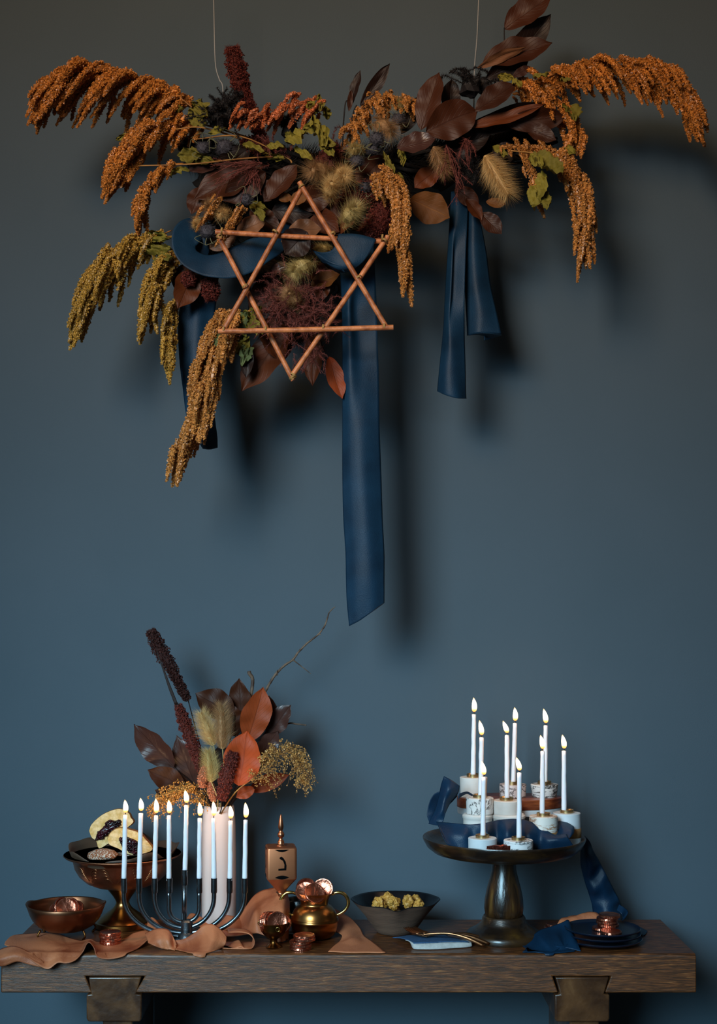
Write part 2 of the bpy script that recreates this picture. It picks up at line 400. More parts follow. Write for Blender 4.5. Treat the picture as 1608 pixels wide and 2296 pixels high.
# ---------------------------------------------------------------- candles
def candle(ub, vb, ut, vt, y, vf, label, group, uf=None, w=5.9, power=.18):
    """wax stick from (ub,vb) to (ut,vt), flame tip at v=vf"""
    base = W(ub, vb, y)
    r = thing('candle', base, label, 'candle', group)
    k = mpp(y); n = 16; pts = []; rad = []
    sd = random.random()*50
    for i in range(n):
        t = i/(n-1); p = W(ub+(ut-ub)*t, vb+(vt-vb)*t, y)
        p.x += .0006*noise.noise(Vector((sd, t*5, 0)))*math.sin(PI*t); pts.append(p)
        rad.append(k*(w*(1.0-.16*t)+.55*noise.noise(Vector((sd+9, t*9, 3)))))
    tip = W(ut, vt, y); pts += [tip+Vector((0,0,.0004)), tip+Vector((0,0,.0012))]; rad += [rad[-1]*.8, rad[-1]*.3]
    V, F = tube(pts, rad, 14); mk('wax', V, F, M['wax'], r)
    if uf is None: uf = ut-1
    fb = W(ut+.4, vt-5, y); ft = W(uf, vf, y); L_ = (ft-fb)
    V, F = tube([tip, W(ut+.6, vt-5, y), W(ut+1.5, vt-9, y)], [.0009, .0008, .0006], 6); mk('wick', V, F, M['wick'], r)
    V = []; uv = []; ns, sg = 16, 14; side = Vector((1, 0, 0))
    for i in range(ns):
        t = i/(ns-1); rr = k*5.9*2.42*(t**.5)*(1-t)**.85+1e-5
        bend = Vector(((ut-uf)*-.0*k, 0, 0))
        c = fb+L_*t+Vector((math.sin(PI*t)*k*1.2, 0, 0))
        for j in range(sg):
            a = 2*PI*j/sg; V.append(c+Vector((math.cos(a)*rr, math.sin(a)*rr, 0))); uv.append((j/sg, t))
    mk('flame', V, grid_faces(ns, sg, True), M['flame'], r, uvs=uv)
    l = bpy.data.lights.new('flame_light', 'POINT'); l.energy = power; l.color = (1.0, .56, .28); l.shadow_soft_size = .006
    lo = bpy.data.objects.new('flame_light', l); link(lo); lo.parent = r; lo.location = (fb+L_*.5)-base
    return r
# ---------------------------------------------------------------- menorah
my = .085; mc = 413
mn = thing('menorah', W(mc, 2105, my), 'black iron nine-branched candelabrum with curved tube arms', 'menorah')
mn.location = (W(mc, V0, my).x, my, TZ); BASE[mn.name] = Vector(mn.location)
V, F = lp(mc+6, my, [(0,2113),(38,2113),(40,2110),(38,2106),(22,2102),(18,2094),(14,2090),(14,2066),(10,2062),(0,2061)], 40, sm=0)
fix = mk('foot', V, F, M['pewter'], mn); autosmooth(fix, .6)
for w_, vb in ((34, 2068), (67, 2080), (101, 2092), (135.5, 2100)):
    pts = []; h = vb-2010 if w_ > 40 else 32
    v0_ = vb-h
    pts.append(W(mc-w_, 1999, my)); pts.append(W(mc-w_, (1999+v0_)/2, my))
    for i in range(25):
        a = PI*i/24; pts.append(W(mc-w_*math.cos(a), v0_+h*math.sin(a)**.95, my))
    pts.append(W(mc+w_, (1999+v0_)/2, my)); pts.append(W(mc+w_, 1999, my))
    V, F = tube(pts, mpp(my)*5.2, 12, n=60); mk('arm', V, F, M['iron'], mn)
V, F = tube([W(mc, 2072, my), W(mc+1, 1975, my)], mpp(my)*5.6, 14); mk('stem', V, F, M['iron'], mn)
cx = [278, 312, 347, 380, 414, 447, 480, 515, 549]
for i, u in enumerate(cx):
    vt, vb = (1950, 1984) if i == 4 else (1969, 2002)
    V, F = lp(u, my, [(4,vb+1),(6.4,vb),(7,vb-4),(6.7,vt+3),(6.9,vt),(5.9,vt),(5.7,vt+8),(0,vt+8)], 20)
    autosmooth(mk('candle_cup', V, F, M['iron'], mn), .7)
MC = [(278,281,1828,1793,'leftmost candle of the iron candelabrum, beside the cut doughnuts'),
 (312,316,1824,1789,'second candle from the left in the iron candelabrum'),
 (347,350,1829,1790,'third candle from the left in the iron candelabrum'),
 (379,379,1829,1793,'fourth candle from the left in the iron candelabrum, beside the middle one'),
 (415,418,1806,1771,'tall middle candle raised above the others in the iron candelabrum'),
 (447,448,1835,1798,'candle just right of the raised middle one in the iron candelabrum'),
 (480,479,1835,1796,'third candle from the right in the iron candelabrum, before the pale vase'),
 (516,517,1841,1806,'second candle from the right in the iron candelabrum'),
 (549,551,1839,1799,'rightmost candle of the iron candelabrum')]
for i, (ub, ut, vt, vf, lab) in enumerate(MC):
    candle(ub, 1955 if i == 4 else 1974, ut, vt, my, vf, 'white '+lab, 'candles in the candelabrum', uf=ut-3 if i==4 else ut-1)
# ---------------------------------------------------------------- cake stand
sy = .113; su = 1130
cs = thing('cake_stand', (W(su, V0, sy).x, sy, TZ), 'large dark turned wooden pedestal stand holding candles', 'cake stand')
V, F = lp(su, sy, [(0,2105),(83,2105),(85,2101),(85,2093),(80,2087),(66,2080),(56,2072),(50,2066),(48,2056),(45,2052),(0,2051)], 64)
autosmooth(mk('base', V, F, M['tray_wood'], cs), .7)
V, F = lp(su, sy, [(0,2056),(36,2056),(42,2050),(44,2035),(43,2015),(38,1990),(32,1968),(28,1952),(27,1935),(28,1918),(0,1916)], 56)
mk('column', V, F, M['stand_wood'], cs)
V, F = lp(su, sy, [(0,1914),(140,1914),(158,1909),(172,1898),(180,1884),(182,1878),(181,1875.5),(177,1876),(170,1884),(160,1891),(145,1893),(0,1893)], 96)
autosmooth(mk('tray', V, F, M['tray_wood'], cs), .9)
trz = CAMZ-(1893-V0)*mpp(sy)
# ---------------------------------------------------------------- plinths with candles
def tv(y, z=trz): return V0+(CAMZ-z)/mpp(y)
def plinth(u, vt, y, hw, mname, label, vb=None, taper=0., band=None, mat2=None):
    z0 = trz if vb is None else vb
    k = mpp(y); x = W(u, V0, y).x; zt = CAMZ-(vt-V0)*k; r = hw*k
    t = thing('candle_holder', (x, y, z0), label, 'candle holder')
    V, F = lathe((x, y), [(0,z0),(r*(1-taper)-.0006,z0),(r*(1-taper),z0+.0006),(r,zt-.001),(r-.001,zt),(0,zt)], 48)
    autosmooth(mk('body', V, F, M[mname], t), .7)
    if band:
        a, b_ = band; V, F = lathe((x, y), [(r*(1-taper*.8)+.0003,CAMZ-(b_-V0)*k),(r*(1-taper*.6)+.0003,CAMZ-(a-V0)*k)], 48)
        mk('band', V, F, M['cork'], t)
    q = 15.5*k; h = 7*k
    V, F = lathe((x, y), [(0,zt),(q,zt),(q,zt+h),(q*.92,zt+h),(q*.8,zt+h*.6),(q*.45,zt+h*.5),(0,zt+h*.5)], 32)
    autosmooth(mk('metal_ring', V, F, M['brass_pale'], t, label='pale brass ring'), .6)
    return t
ry = .200; rz = CAMZ-(1786-V0)*mpp(ry); ru = 1143
rs = thing('riser', (W(ru, V0, ry).x, ry, trz), 'small brown wooden board on a white slab, raised at the back of the pedestal stand', 'riser')
def oval(z, rx, ryy, n=56): return [(W(ru, V0, ry).x+rx*math.cos(2*PI*i/n), ry+ryy*math.sin(2*PI*i/n), z) for i in range(n)]
def ovalslab(name, z0, z1, rx, ryy, m):
    n = 56; V = oval(z0, rx, ryy)+oval(z1, rx, ryy)
    F = [[i, (i+1) % n, n+(i+1) % n, n+i] for i in range(n)]+[list(range(n))[::-1], [n+i for i in range(n)]]
    o = mk(name, V, F, m, rs, bevel=.0012); autosmooth(o, .6)
ovalslab('board', rz-.0185, rz, .0985, .058, M['riser_wood'])
ovalslab('slab', rz-.0305, rz-.0185, .0975, .057, M['plaster_cool'])
V, F = lathe((W(ru, V0, ry).x, ry), [(0,trz),(.03,trz),(.026,trz+.006),(.02,trz+.02),(.022,rz-.0305),(0,rz-.0305)], 32)
mk('pedestal', V, F, M['riser_wood'], rs)
# white turned blocks in front of the riser
for u, hw, lab in ((1071, 34, 'white plaster block with moulded top, under the swirl-patterned candle holder'),
                   (1141, 37, 'white plaster block with moulded top, under the plain middle candle holder')):
    y = .108; k = mpp(y); x = W(u, V0, y).x; zt = CAMZ-(1824-V0)*k; r = hw*k
    V, F = lathe((x, y), [(0,trz),(r,trz),(r*.96,trz+.01),(r*.94,zt-.012),(r*.97,zt-.008),(r,zt-.007),(r,zt-.003),(r*.95,zt-.002),(r*.9,zt),(0,zt)], 48)
    o = mk('plaster_block', V, F, M['plaster'], tag=(lab, 'block', 'white blocks under candle holders')); autosmooth(o, .7)
zb = CAMZ-(1824-V0)*mpp(.108)
plinth(1062, 1742, ry-.0, 31, 'plaster', 'plain tall white candle holder at the back left on the wooden board', vb=rz, taper=.06)
plinth(1150, 1758, ry, 30.5, 'stone_speck', 'white candle holder with dense black speckles on the wooden board', vb=rz, taper=.06)
plinth(1221, 1758, ry, 31, 'stone_black', 'white candle holder with bold black bands on the wooden board', vb=rz, taper=.12)
plinth(1076, 1788, .108, 31, 'stone_swirl', 'white candle holder with fine dark swirls on a plaster block', vb=zb, taper=.04)
plinth(1136, 1794, .108, 30.5, 'plaster', 'plain low white candle holder on the middle plaster block', vb=zb, taper=.04)
plinth(1082, 1878, .015, 32, 'plaster_cool', 'plain low white candle holder at the front of the wooden stand', taper=.02)
plinth(1162.5, 1883, .010, 33, 'stone_grey', 'low white candle holder with thin grey streaks at the front of the wooden stand', taper=.02)
plinth(1219, 1829, .075, 32, 'stone_rust', 'tall white candle holder with rust brown streaks behind the navy ribbon', taper=.03, band=(1863,1886))
plinth(1271, 1822, .112, 31, 'plaster_cool', 'tall plain white candle holder with a tan cork band at the stand edge', taper=-.05, band=(1855,1876))
g_ = 'candles on the pedestal stand'
candle(1061, 1742, 1063, 1602, ry, 1564, 'tallest white candle, at the back left of the pedestal stand', g_, w=5.6)
candle(1151, 1758, 1155, 1622, ry, 1586, 'white candle rising from the black-speckled holder', g_, w=5.6)
candle(1222, 1758, 1224, 1627, ry, 1589, 'white candle rising from the black-banded holder', g_, uf=1219, w=5.6)
candle(1078, 1788, 1080, 1654, .108, 1615, 'white candle rising from the swirl-patterned holder', g_, uf=1075)
candle(1137, 1794, 1137, 1649, .108, 1616, 'white candle in the plain holder on the middle plaster block', g_, uf=1128)
candle(1083, 1878, 1085, 1743, .015, 1706, 'white candle at the front left of the wooden pedestal stand', g_, uf=1080)
candle(1164, 1883, 1165, 1733, .010, 1698, 'white candle rising from the low grey-streaked holder', g_, uf=1158)
candle(1216, 1829, 1217, 1685, .075, 1648, 'white candle rising from the rust-streaked holder', g_, uf=1212)
candle(1265, 1822, 1265, 1684, .112, 1647, 'rightmost white candle, in the cork-banded holder', g_, uf=1261)
# foil sweets on the tray
for i, (u, v, lab) in enumerate(((1101,1902,'wrapped brown sweet beside the plain front candle holder'), (1118,1904,'wrapped brown sweet between the two front candle holders'), (1134,1906,'pinkish wrapped sweet beside the grey-streaked front holder'))):
    y = -.008+.002*i; c = W(u, 0, y); x = c.x
    bm = bmesh.new(); bmesh.ops.create_cube(bm, size=1); bmesh.ops.subdivide_edges(bm, edges=bm.edges, cuts=2, use_grid_fill=True)
    V = [(x+v_.co.x*.015*(1+.2*noise.noise(v_.co*3+Vector((i,0,0)))), y+v_.co.y*.011, trz+.0175+v_.co.z*.0165*(1+.3*noise.noise(v_.co*4+Vector((0,i,0))))) for v_ in bm.verts]
    V = [(a, b_, c_-.008) for a, b_, c_ in V]
    F = [[q.index for q in f.verts] for f in bm.faces]; bm.free()
    mk('wrapped_sweet', V, F, M['choc_foil'], smooth=False, tag=(lab, 'sweet', 'wrapped sweets on the tray'))
# ---------------------------------------------------------------- vase
vy = .20
V, F = lp(491, vy, [(0,2080),(33,2080),(37,2076),(38.5,2060),(38.8,1990),(38.5,1900),(37.5,1850),(35.5,1820),(33.5,1806),(32,1805),(31,1809),(33,1840),(34,1900),(34,2070),(0,2072)], 56)
o = mk('vase', V, F, M['glaze_white'], tag=('tall pale blush ceramic vase holding the dried bouquet', 'vase')); autosmooth(o, 1.)
# ---------------------------------------------------------------- copper compote
cy = .215; cu = 275
cp = thing('footed_bowl', (W(cu, V0, cy).x, cy, TZ), 'copper footed bowl with engraved sides, holding doughnuts', 'bowl')
V, F = lp(cu, cy, [(130,1913),(131,1915),(126,1919),(114,1922),(110,1928),(106,1945),(96,1962),(80,1976),(62,1984),(45,1988),(0,1989),(0,1986),(60,1981),(92,1962),(103,1944),(108,1924),(118,1917),(130,1913)], 72)
mk('bowl_body', V, F, M['copper_engraved'], cp)
V, F = lp(cu, cy, [(30,1988.0),(36,1989.7),(31,1996.5),(24,2005.1),(18,2013.6),(15,2020.4),(15,2023.8),(17,2029.0),(22,2035.8),(33,2044.3),(45,2052.9),(54,2059.7),(57,2064.0),(62,2064.8),(63,2075.1),(60,2076.3),(0,2076.3)], 56)
autosmooth(mk('foot', V, F, M['brass'], cp, label='worn brass foot'), .7)
# engraved leaf scrolls
g = G()
for a0 in (-2.2, -1.57, -.95):
    for s in (-1, 1):
        for j in range(4):
            pts = []
            for i in range(9):
                t = i/8; a = a0+s*(.05+.16*t+.02*j); vv = 1962-j*7-10*math.sin(t*2.2); rr = np.interp(vv, [1922,1945,1962,1976], [114,106.5,96.8,81])
                c = W(cu, V0, cy); pts.append((c.x+math.cos(a)*rr*mpp(cy), cy+math.sin(a)*rr*mpp(cy), CAMZ-(vv-V0)*mpp(cy)))
            g.add(*tube(pts, .0006, 5, n=14))
g.mk('engraving', M['copper'], cp)
# brown paper liner, wavy
k = mpp(cy)
def lin(a, r, z):
    t = (z-(CAMZ-(1975-V0)*k))/(60*k)
    wv = math.sin(a*5+.6)*.6+math.sin(a*8+2)*.4
    return r*(1+.05*t*wv), z+max(0, t)*.008*wv+(-.004*math.exp(-((a-4.25)/.5)**2)+.004*math.sin(a))*max(0, t)
V, F = lp(cu, cy, [(50,1976),(80,1966),(98,1945),(107,1925),(115,1910),(121,1899)], 120, fn=lin)
mk('paper_liner', V, F[:-2], M['paper_brown'], tag=('wavy dark brown paper lining the copper footed bowl', 'paper'), thick=.0008)
# doughnuts
def half(poly, jam, y, depth, label, lean=0.0):
    P = [W(u, v, y) for u, v in poly]; c = sum(P, Vector())/len(P)
    t = thing('doughnut_half', (c.x, y, min(p.z for p in P)), label, 'doughnut', 'doughnut halves in the footed bowl')
    C = cr(P+[P[0]], 49)[:-1]; n = 48; V = []
    for i, (s, d) in enumerate(((0, 0), (.5, 0), (.9, -.0006), (1, .001), (1.04, .2), (1.02, .5), (.88, .78), (.6, .95), (0.01, 1.))):
        for q in C:
            e = .0012*noise.noise(Vector(q)*160)
            V.append((c.x+(q[0]-c.x)*s, y+d*depth+e, c.z+(q[2]-c.z)*s+lean*d))
    F = grid_faces(9, n, True)
    fc = [f for f in F if max(f) < 4*n]; bc = [f for f in F if max(f) >= 4*n]
    mk('crumb', V[:4*n], fc, M['dough'], t)
    mk('crust', V, bc, M['crust'], t)
    J = [W(u, v, y) for u, v in jam]; jc = sum(J, Vector())/len(J); C = cr(J+[J[0]], 37)[:-1]; V = []
    for s, d in ((1.02, .002), (.98, -.0015), (.8, -.003), (.55, -.0036), (.3, -.004), (.01, -.004)):
        for q in C:
            p = Vector((jc.x+(q[0]-jc.x)*s, 0, jc.z+(q[2]-jc.z)*s)); V.append((p.x, y+d-.0022*abs(noise.noise(p*260)), p.z))
    g = G(); g.add(V, grid_faces(6, 36, True)); rg = np.random.default_rng(len(poly))
    for i in range(90):
        a = C[rg.integers(36)]; f = rg.random()**.5*.95; g.add(*blob((jc.x+(a[0]-jc.x)*f, y-.0025-.001*rg.random(), jc.z+(a[2]-jc.z)*f), .0018+.0016*rg.random(), i, .3, 2, 1))
    g.mk('jam', M['jam'], t)
half([(200,1863),(206,1848),(228,1828),(255,1816),(275,1815),(289,1824),(293,1833),(299,1842),(290,1852),(278,1858),(262,1868),(252,1884),(240,1893),(222,1902),(216,1886),(206,1878)],
     [(214,1884),(218,1868),(234,1852),(243,1839),(258,1840),(270,1838),(270,1850),(256,1862),(244,1870),(228,1882)], .205, .035,
     'doughnut half standing upright with dark jam in its cut face', -.004)
half([(241,1882),(246,1870),(258,1860),(272,1857),(292,1861),(312,1868),(328,1884),(341,1900),(338,1908),(324,1913),(306,1916),(288,1915),(266,1903),(246,1894)],
     [(266,1880),(280,1876),(292,1879),(308,1886),(312,1900),(308,1915),(298,1914),(284,1905),(272,1894)], .175, .03,
     'doughnut half lying aslant before the upright one, jam showing')
V, F = blob(W(230, 1918, .165), .028, 5, .08, 2, 4, (1, .8, .42)); 
mk('doughnut', V, F, M['sugar'], tag=('whole sugared doughnut low in the footed bowl', 'doughnut'))
V, F = blob(W(290, 1935, .205), .042, 8, .06, 2, 3, (1.25, .9, .5))
mk('doughnut', V, F, M['sugar'], tag=('whole doughnut underneath the two cut doughnut halves', 'doughnut'))
# ---------------------------------------------------------------- copper pan bowl
py_ = .14; pu = 148
pb = thing('copper_bowl', (W(pu, V0, py_).x, py_, TZ), 'low round copper bowl on small feet at the table end', 'bowl')
def pl(a, r, z):
    e = math.exp(-((math.cos(a)-1)/.06)**2)+math.exp(-((math.cos(a)+1)/.06)**2)
    zz = CAMZ-(2036-V0)*mpp(py_); f = max(0, (z-zz)/.018+.5)
    return r*(1+.05*e*min(1, f)), z+.0035*e*max(0, min(1, f))
V, F = lp(pu, py_, [(0,2089),(22,2088),(44,2083),(62,2073),(74,2060),(80,2048),(83,2037),(85.5,2028),(84,2026),(82,2028),(80,2038),(75,2052),(60,2068),(40,2078),(0,2082)], 80, fn=pl)
mk('bowl_body', V, F, M['copper_dark'], pb)
for a in (-.75, .6, 2.6, -2.4):
    c = W(pu, V0, py_); x, y = c.x+math.cos(a)*.052, py_+math.sin(a)*.052
    V, F = tube([(x, y, CAMZ-(2076-V0)*mpp(py_)), (x*1.0+math.cos(a)*.006, y+math.sin(a)*.006, TZ+.008), (x, y, TZ)], [.0022, .0015, .0025], 8, n=10); mk('foot', V, F, M['old_bronze'], pb)
# ---------------------------------------------------------------- coins
def coin_mesh():
    g = G(); R, H = .0188, .0052; n = 44
    pr = [(0,-H/2+.0005),(R*.82,-H/2+.0005),(R*.86,-H/2),(R*.96,-H/2),(R,-H/2+.0008),(R,H/2-.0008),(R*.96,H/2),(R*.86,H/2),(R*.82,H/2-.0005),(R*.3,H/2-.0005),(0,H/2-.0003)]
    def fn(a, r, z): return (r*(1+.012*math.cos(a*n/2*2)) if r > R*.95 else r+.0006*math.sin(a*7)*(r < R*.5), z+.0003*noise.noise(Vector((math.cos(a)*r*300, math.sin(a)*r*300, z*50))))
    V, F = lathe((0, 0), pr, n*2, fn); return V, F
V, F = coin_mesh()
cme = bpy.data.meshes.new('foil_coin'); cme.from_pydata(V, [], F); cme.materials.append(M['foil'])
cme.polygons.foreach_set('use_smooth', [True]*len(cme.polygons)); cme.set_sharp_from_angle(angle=.7)
def coin(p, label, group, tilt=(0, 0, 0)):
    o = bpy.data.objects.new('foil_coin', cme); link(o); o.location = p; o.rotation_euler = tilt
    o['label'] = label; o['category'] = 'coin'; o['group'] = group; return o
def stack(u, v0, y, n, place, jit=1.5, names=None, shift=None, zb=TZ, h=.0054):
    nm = names or (['bottom', 'second from bottom', 'third from bottom', 'fourth from bottom', 'fifth from bottom'][:n-1]+['topmost'])
    for i in range(n):
        sh = shift[i] if shift else random.uniform(-jit, jit)
        p = W(u+sh, V0, y); p.z = zb+.0027+i*h
        coin(p, 'copper foil coin, %s of the stack %s' % (nm[i], place), 'coins stacked '+place, (random.uniform(-.02, .02), random.uniform(-.02, .02), random.random()*6))
stack(247, 0, .070, 4, 'on the rust cloth by the candelabrum', zb=TZ+.002)
stack(676, 0, .035, 5, 'in front of the copper jug', shift=[-2, -1, -3, 7, 6], h=.0052)
# ---------------------------------------------------------------- jug
jy = .123; ju = 705
jg = thing('copper_jug', (W(ju, V0, jy).x, jy, TZ), 'round shiny copper and brass jug with two handles, full of coins', 'jug')
V, F = lp(ju, jy, [(0,2102),(34,2102),(44,2096),(50,2086),(52,2074),(52.5,2066),(54.5,2064),(54.5,2061),(53,2059),(53.5,2057.5),(53,2056),(51.5,2054),(50,2048),(46,2040),(40,2033),(33,2028.5),(31.5,2027),(31,2024),(32.5,2017),(36,2008),(41.5,2000.5),(43.5,1999.5),(42,2001.5),(36,2009),(31,2019),(29,2026),(32,2030),(40,2032),(47,2045),(48,2066),(44,2090),(30,2098),(0,2098)], 80)
autosmooth(mk('jug_body', V, F, M['brass'], jg), 1.)
for s in (1, -1):
    P = [(38,2006),(50,2001),(64,2003),(74,2014),(76,2027),(70,2039),(60,2047),(49,2052)]
    V, F = tube([W(ju+s*a, v, jy) for a, v in P], [.0022,.003,.0032,.0032,.003,.0028,.0024], 10, n=30); mk('handle', V, F, M['brass_gold'], jg)
for p, t, lab in ((W(687,1992,.118), (1.35, .15, .25), 'copper foil coin standing tallest in the copper jug'),
                  (W(724,1993,.125), (1.2, .55, -.3), 'copper foil coin leaning on the inner lip of the copper jug, by the large handle'),
                  (W(686,1999,.104), (.9, -.2, 0), 'copper foil coin tilted before the tallest one in the jug'),
                  (W(706,2003,.100), (.95, .25, .2), 'copper foil coin low in the middle of the jug mouth'),
                  (W(700,2006,.128), (.2, .1, 0), 'copper foil coin lying flat within the jug mouth, mostly hidden')):
    coin(p, lab, 'coins in the copper jug', t)
V, F = lp(668, .205, [(0,2076),(15,2076),(22,2062),(27,2040),(29,2016),(28,2015),(26,2018),(24,2040),(0,2070)], 40)
mk('dark_bowl', V, F, M['navy_glaze'], tag=('small dark glazed bowl mostly hidden behind the copper jug', 'bowl'))
# ---------------------------------------------------------------- small cup
qy = .05; qu = 614
qc = thing('brass_cup', (W(qu, V0, qy).x, qy, TZ), 'small footed bronze cup with ring handle, holding coins', 'cup')
V, F = lp(qu, qy, [(0,2124),(17,2124),(18.5,2122),(16,2119),(11,2116),(8.5,2112),(8,2107),(11,2103),(21,2097),(28,2088),(31,2080),(31.5,2074),(34.5,2068),(33.5,2067),(30,2073),(28,2084),(18,2095),(0,2099)], 56)
autosmooth(mk('cup_body', V, F, M['old_bronze'], qc), 1.)
for s in (-1, 1):
    c = W(qu+s*9, 2084, .027) if s > 0 else W(qu-31, 2070, qy)
    P = [(c.x+.0035*math.cos(a), c.y-.001, c.z+.0035*math.sin(a)) for a in np.linspace(0, 2*PI, 15)]
    V, F = tube(P, .0007, 6, cap=False); mk('ring', V, F, M['brass_gold'], qc)
for p, t, lab in ((W(597,2069,.05), (PI/2-.15, 0, 1.05), 'copper foil coin on edge at the outer end of the bronze cup'),
                  (W(603,2068,.047), (PI/2-.15, 0, .95), 'second copper foil coin on edge in the bronze cup'),
                  (W(609,2068,.045), (PI/2-.2, 0, .8), 'third copper foil coin on edge in the bronze cup'),
                  (W(621,2068,.042), (PI/2-.25, 0, .25), 'copper foil coin with its face turned out of the bronze cup'),
                  (W(630,2073,.056), (.9, 0, -.4), 'copper foil coin leaning low at the inner side of the bronze cup')):
    coin(p, lab, 'coins in the bronze cup', t)
for p, t, lab in ((W(148,2037,.13), (1.1, .1, .3), 'copper foil coin leaning up in the low copper bowl, front of its heap'), (W(140,2035,.14), (1.25, 0, .9), 'copper foil coin on edge in the low copper bowl'),
                  (W(157,2036,.142), (1.2, .2, -.5), 'copper foil coin on edge at the right of the low copper bowl heap'), (W(166,2040,.14), (.8, .3, -.7), 'copper foil coin sloping at the edge of the low copper bowl heap'),
                  (W(133,2043,.135), (.7, -.4, .6), 'copper foil coin sloping towards the bowl end of the copper heap'), (W(150,2054,.14), (.1, 0, 0), 'copper foil coin flat at the bottom of the low copper bowl')):
    coin(p, lab, 'coins in the low copper bowl', t)
# ---------------------------------------------------------------- dreidel
dy = .135; k = mpp(dy); dc = W(630, V0, dy)
dr = thing('dreidel', (dc.x, dy, TZ), 'large copper four-sided spinning top with a Hebrew letter', 'spinning top')
hw = 33.5*k; yaw = math.radians(7)
def dz(v): return CAMZ-(v-V0)*k
def sq(s, z, r=.18, n=6):
    P = []
    for q in range(4):
        for i in range(n):
            a = q*PI/2+PI/2*i/(n-1); cx_, cy_ = [(1,1),(-1,1),(-1,-1),(1,-1)][q]
            x = cx_*s*(1-r)+r*s*math.cos(a); y = cy_*s*(1-r)+r*s*math.sin(a)
            P.append((dc.x+x*math.cos(yaw)-y*math.sin(yaw), dy+x*math.sin(yaw)+y*math.cos(yaw), z))
    return P
lv = [(hw*.01, dz(1896)), (hw*.9, dz(1896)), (hw*.98, dz(1898)), (hw, dz(1901)), (hw, dz(1962)), (hw*.985, dz(1966)), (hw*.33, dz(1994)), (hw*.12, dz(2003)), (.0008, dz(2007))]
V = []; [V.extend(sq(s, z)) for s, z in lv]
o = mk('body', V, grid_faces(len(lv), 24, True), M['matte_copper'], dr); fixn(o); autosmooth(o, .5)
def face_poly(name, P, fi=0, dep=.0006):
    """thin black plates on the face, colouring in the shade of openings; P in px offsets from face centre"""
    ang = yaw+fi*PI/2; V = []
    ex = Vector((math.cos(ang), math.sin(ang), 0)); nn = Vector((math.sin(ang), -math.cos(ang), 0))
    for s in (-1, 1):
        for x, v in P: V.append(Vector((dc.x, dy, dz(v)))+ex*x*k+nn*(hw+dep*(.5+s*.5)-.0003))
    n = len(P); F = [list(range(n)), [n+i for i in range(n)][::-1]]+[[i, n+i, n+(i+1) % n, (i+1) % n] for i in range(n)]
    o = mk(name, V, F, M['hole_shade'], dr, smooth=False); fixn(o); return o
nun = [(-6,1918),(-2,1914.5),(3,1918),(8,1926),(10,1935),(9.5,1945.5),(-8,1946),(-8,1942),(5,1941),(5.5,1933),(2,1924),(-3,1921.5)]
gimel = [(-4,1916),(3,1916),(6,1924),(8,1945),(4,1945),(2,1936),(-6,1946),(-10,1944),(0,1932),(0,1922),(-5,1920)]
for fi, L_ in ((0, nun), (1, gimel), (2, nun), (3, gimel)):
    face_poly('letter', L_, fi)
    face_poly('slot_shade', [(-16,1899.5)]+[(-16+32*i/10, 1899.5+5.5*math.sin(PI*i/10)) for i in range(1, 10)]+[(16,1899.5)], fi)
    face_poly('slot_shade', [(-16+32*i/12, 1961.5+4*math.sin(PI*i/12)) for i in range(13)]+[(16-32*i/12, 1961.5-4.5*math.sin(PI*i/12)) for i in range(1, 12)], fi)
V, F = lathe((dc.x, dy), [(r*k, dz(v)) for r, v in ((0,1897),(12,1897),(11,1894),(7,1893),(8,1888),(6,1884),(3.5,1880.5),(4,1878),(7.5,1875),(8,1871),(6.5,1866.5),(3.5,1863.5),(4.5,1860),(6,1856),(6,1850),(4.5,1840),(2.5,1831),(2,1827),(0,1825))], 28)
mk('handle', V, F, M['copper_dark'], dr, label='turned dark handle')
V, F = lathe((dc.x, dy), [(0,TZ),(.026,TZ),(.026,TZ+.004),(.006,TZ+.008),(.005,dz(2006)),(.009,dz(2000)),(0,dz(2003))], 24)
mk('stand', V, F, M['copper_dark'], dr)
# ---------------------------------------------------------------- stoneware bowl
by = .165; bu = 887; kb = mpp(by); bc = W(bu, V0, by)
sb = thing('stoneware_bowl', (bc.x, by, TZ), 'dark grey stoneware bowl with pinched lip and glazed inside', 'bowl')
zr = CAMZ-(2018-V0)*kb; zbm = TZ
def sw(a, r, z):
    t = max(0, (z-zbm)/(zr-zbm))**2.5
    dl = lambda a0, w_: math.exp(-(((a-a0+PI) % (2*PI)-PI)/w_)**2)
    return r*(1+t*(.06*dl(0, .22)+.06*dl(PI, .22)+.035*dl(-PI/2, .16)-.03*dl(-PI/2+.5, .3)-.03*dl(-PI/2-.5, .3))), z+t*(-.006*dl(-PI/2, .2)+.0018*dl(0,.4)+.0018*dl(PI,.4)+.002*dl(PI/2, .8)+.0012*math.sin(3*a))
outer = [(0,2089.9),(38,2089.9),(42,2088),(50,2078),(68,2052),(85,2030),(93,2020),(95,2018)]
inner = [(95,2018),(93.5,2016.5),(91,2019),(83,2031),(66,2052),(46,2080),(0,2085)]
V, F = lp(bu, by, outer, 96, fn=sw); mk('outer_wall', V, F[:-1], M['stoneware'], sb)
V, F = lp(bu, by, inner, 96, fn=sw); mk('inner_glaze', V, F[:-1], M['navy_glaze'], sb)
FR = [(850,2028,.14,19,'golden fried pastry at the outer end of the stoneware bowl'),(868,2018,.165,20,'golden fried pastry highest in the stoneware bowl'),(882,2026,.15,18,'golden fried pastry beside the gap in the stoneware bowl, on the jug side'),
      (915,2022,.15,17,'golden fried pastry beside the gap in the stoneware bowl, on the pedestal side'),(934,2020,.17,17,'golden fried pastry at the back of the stoneware bowl'),(938,2030,.145,15,'golden fried pastry low against the stoneware bowl rim'),
      (884,2062,.165,36,'large golden fried pastry lying at the bottom of the stoneware bowl')]
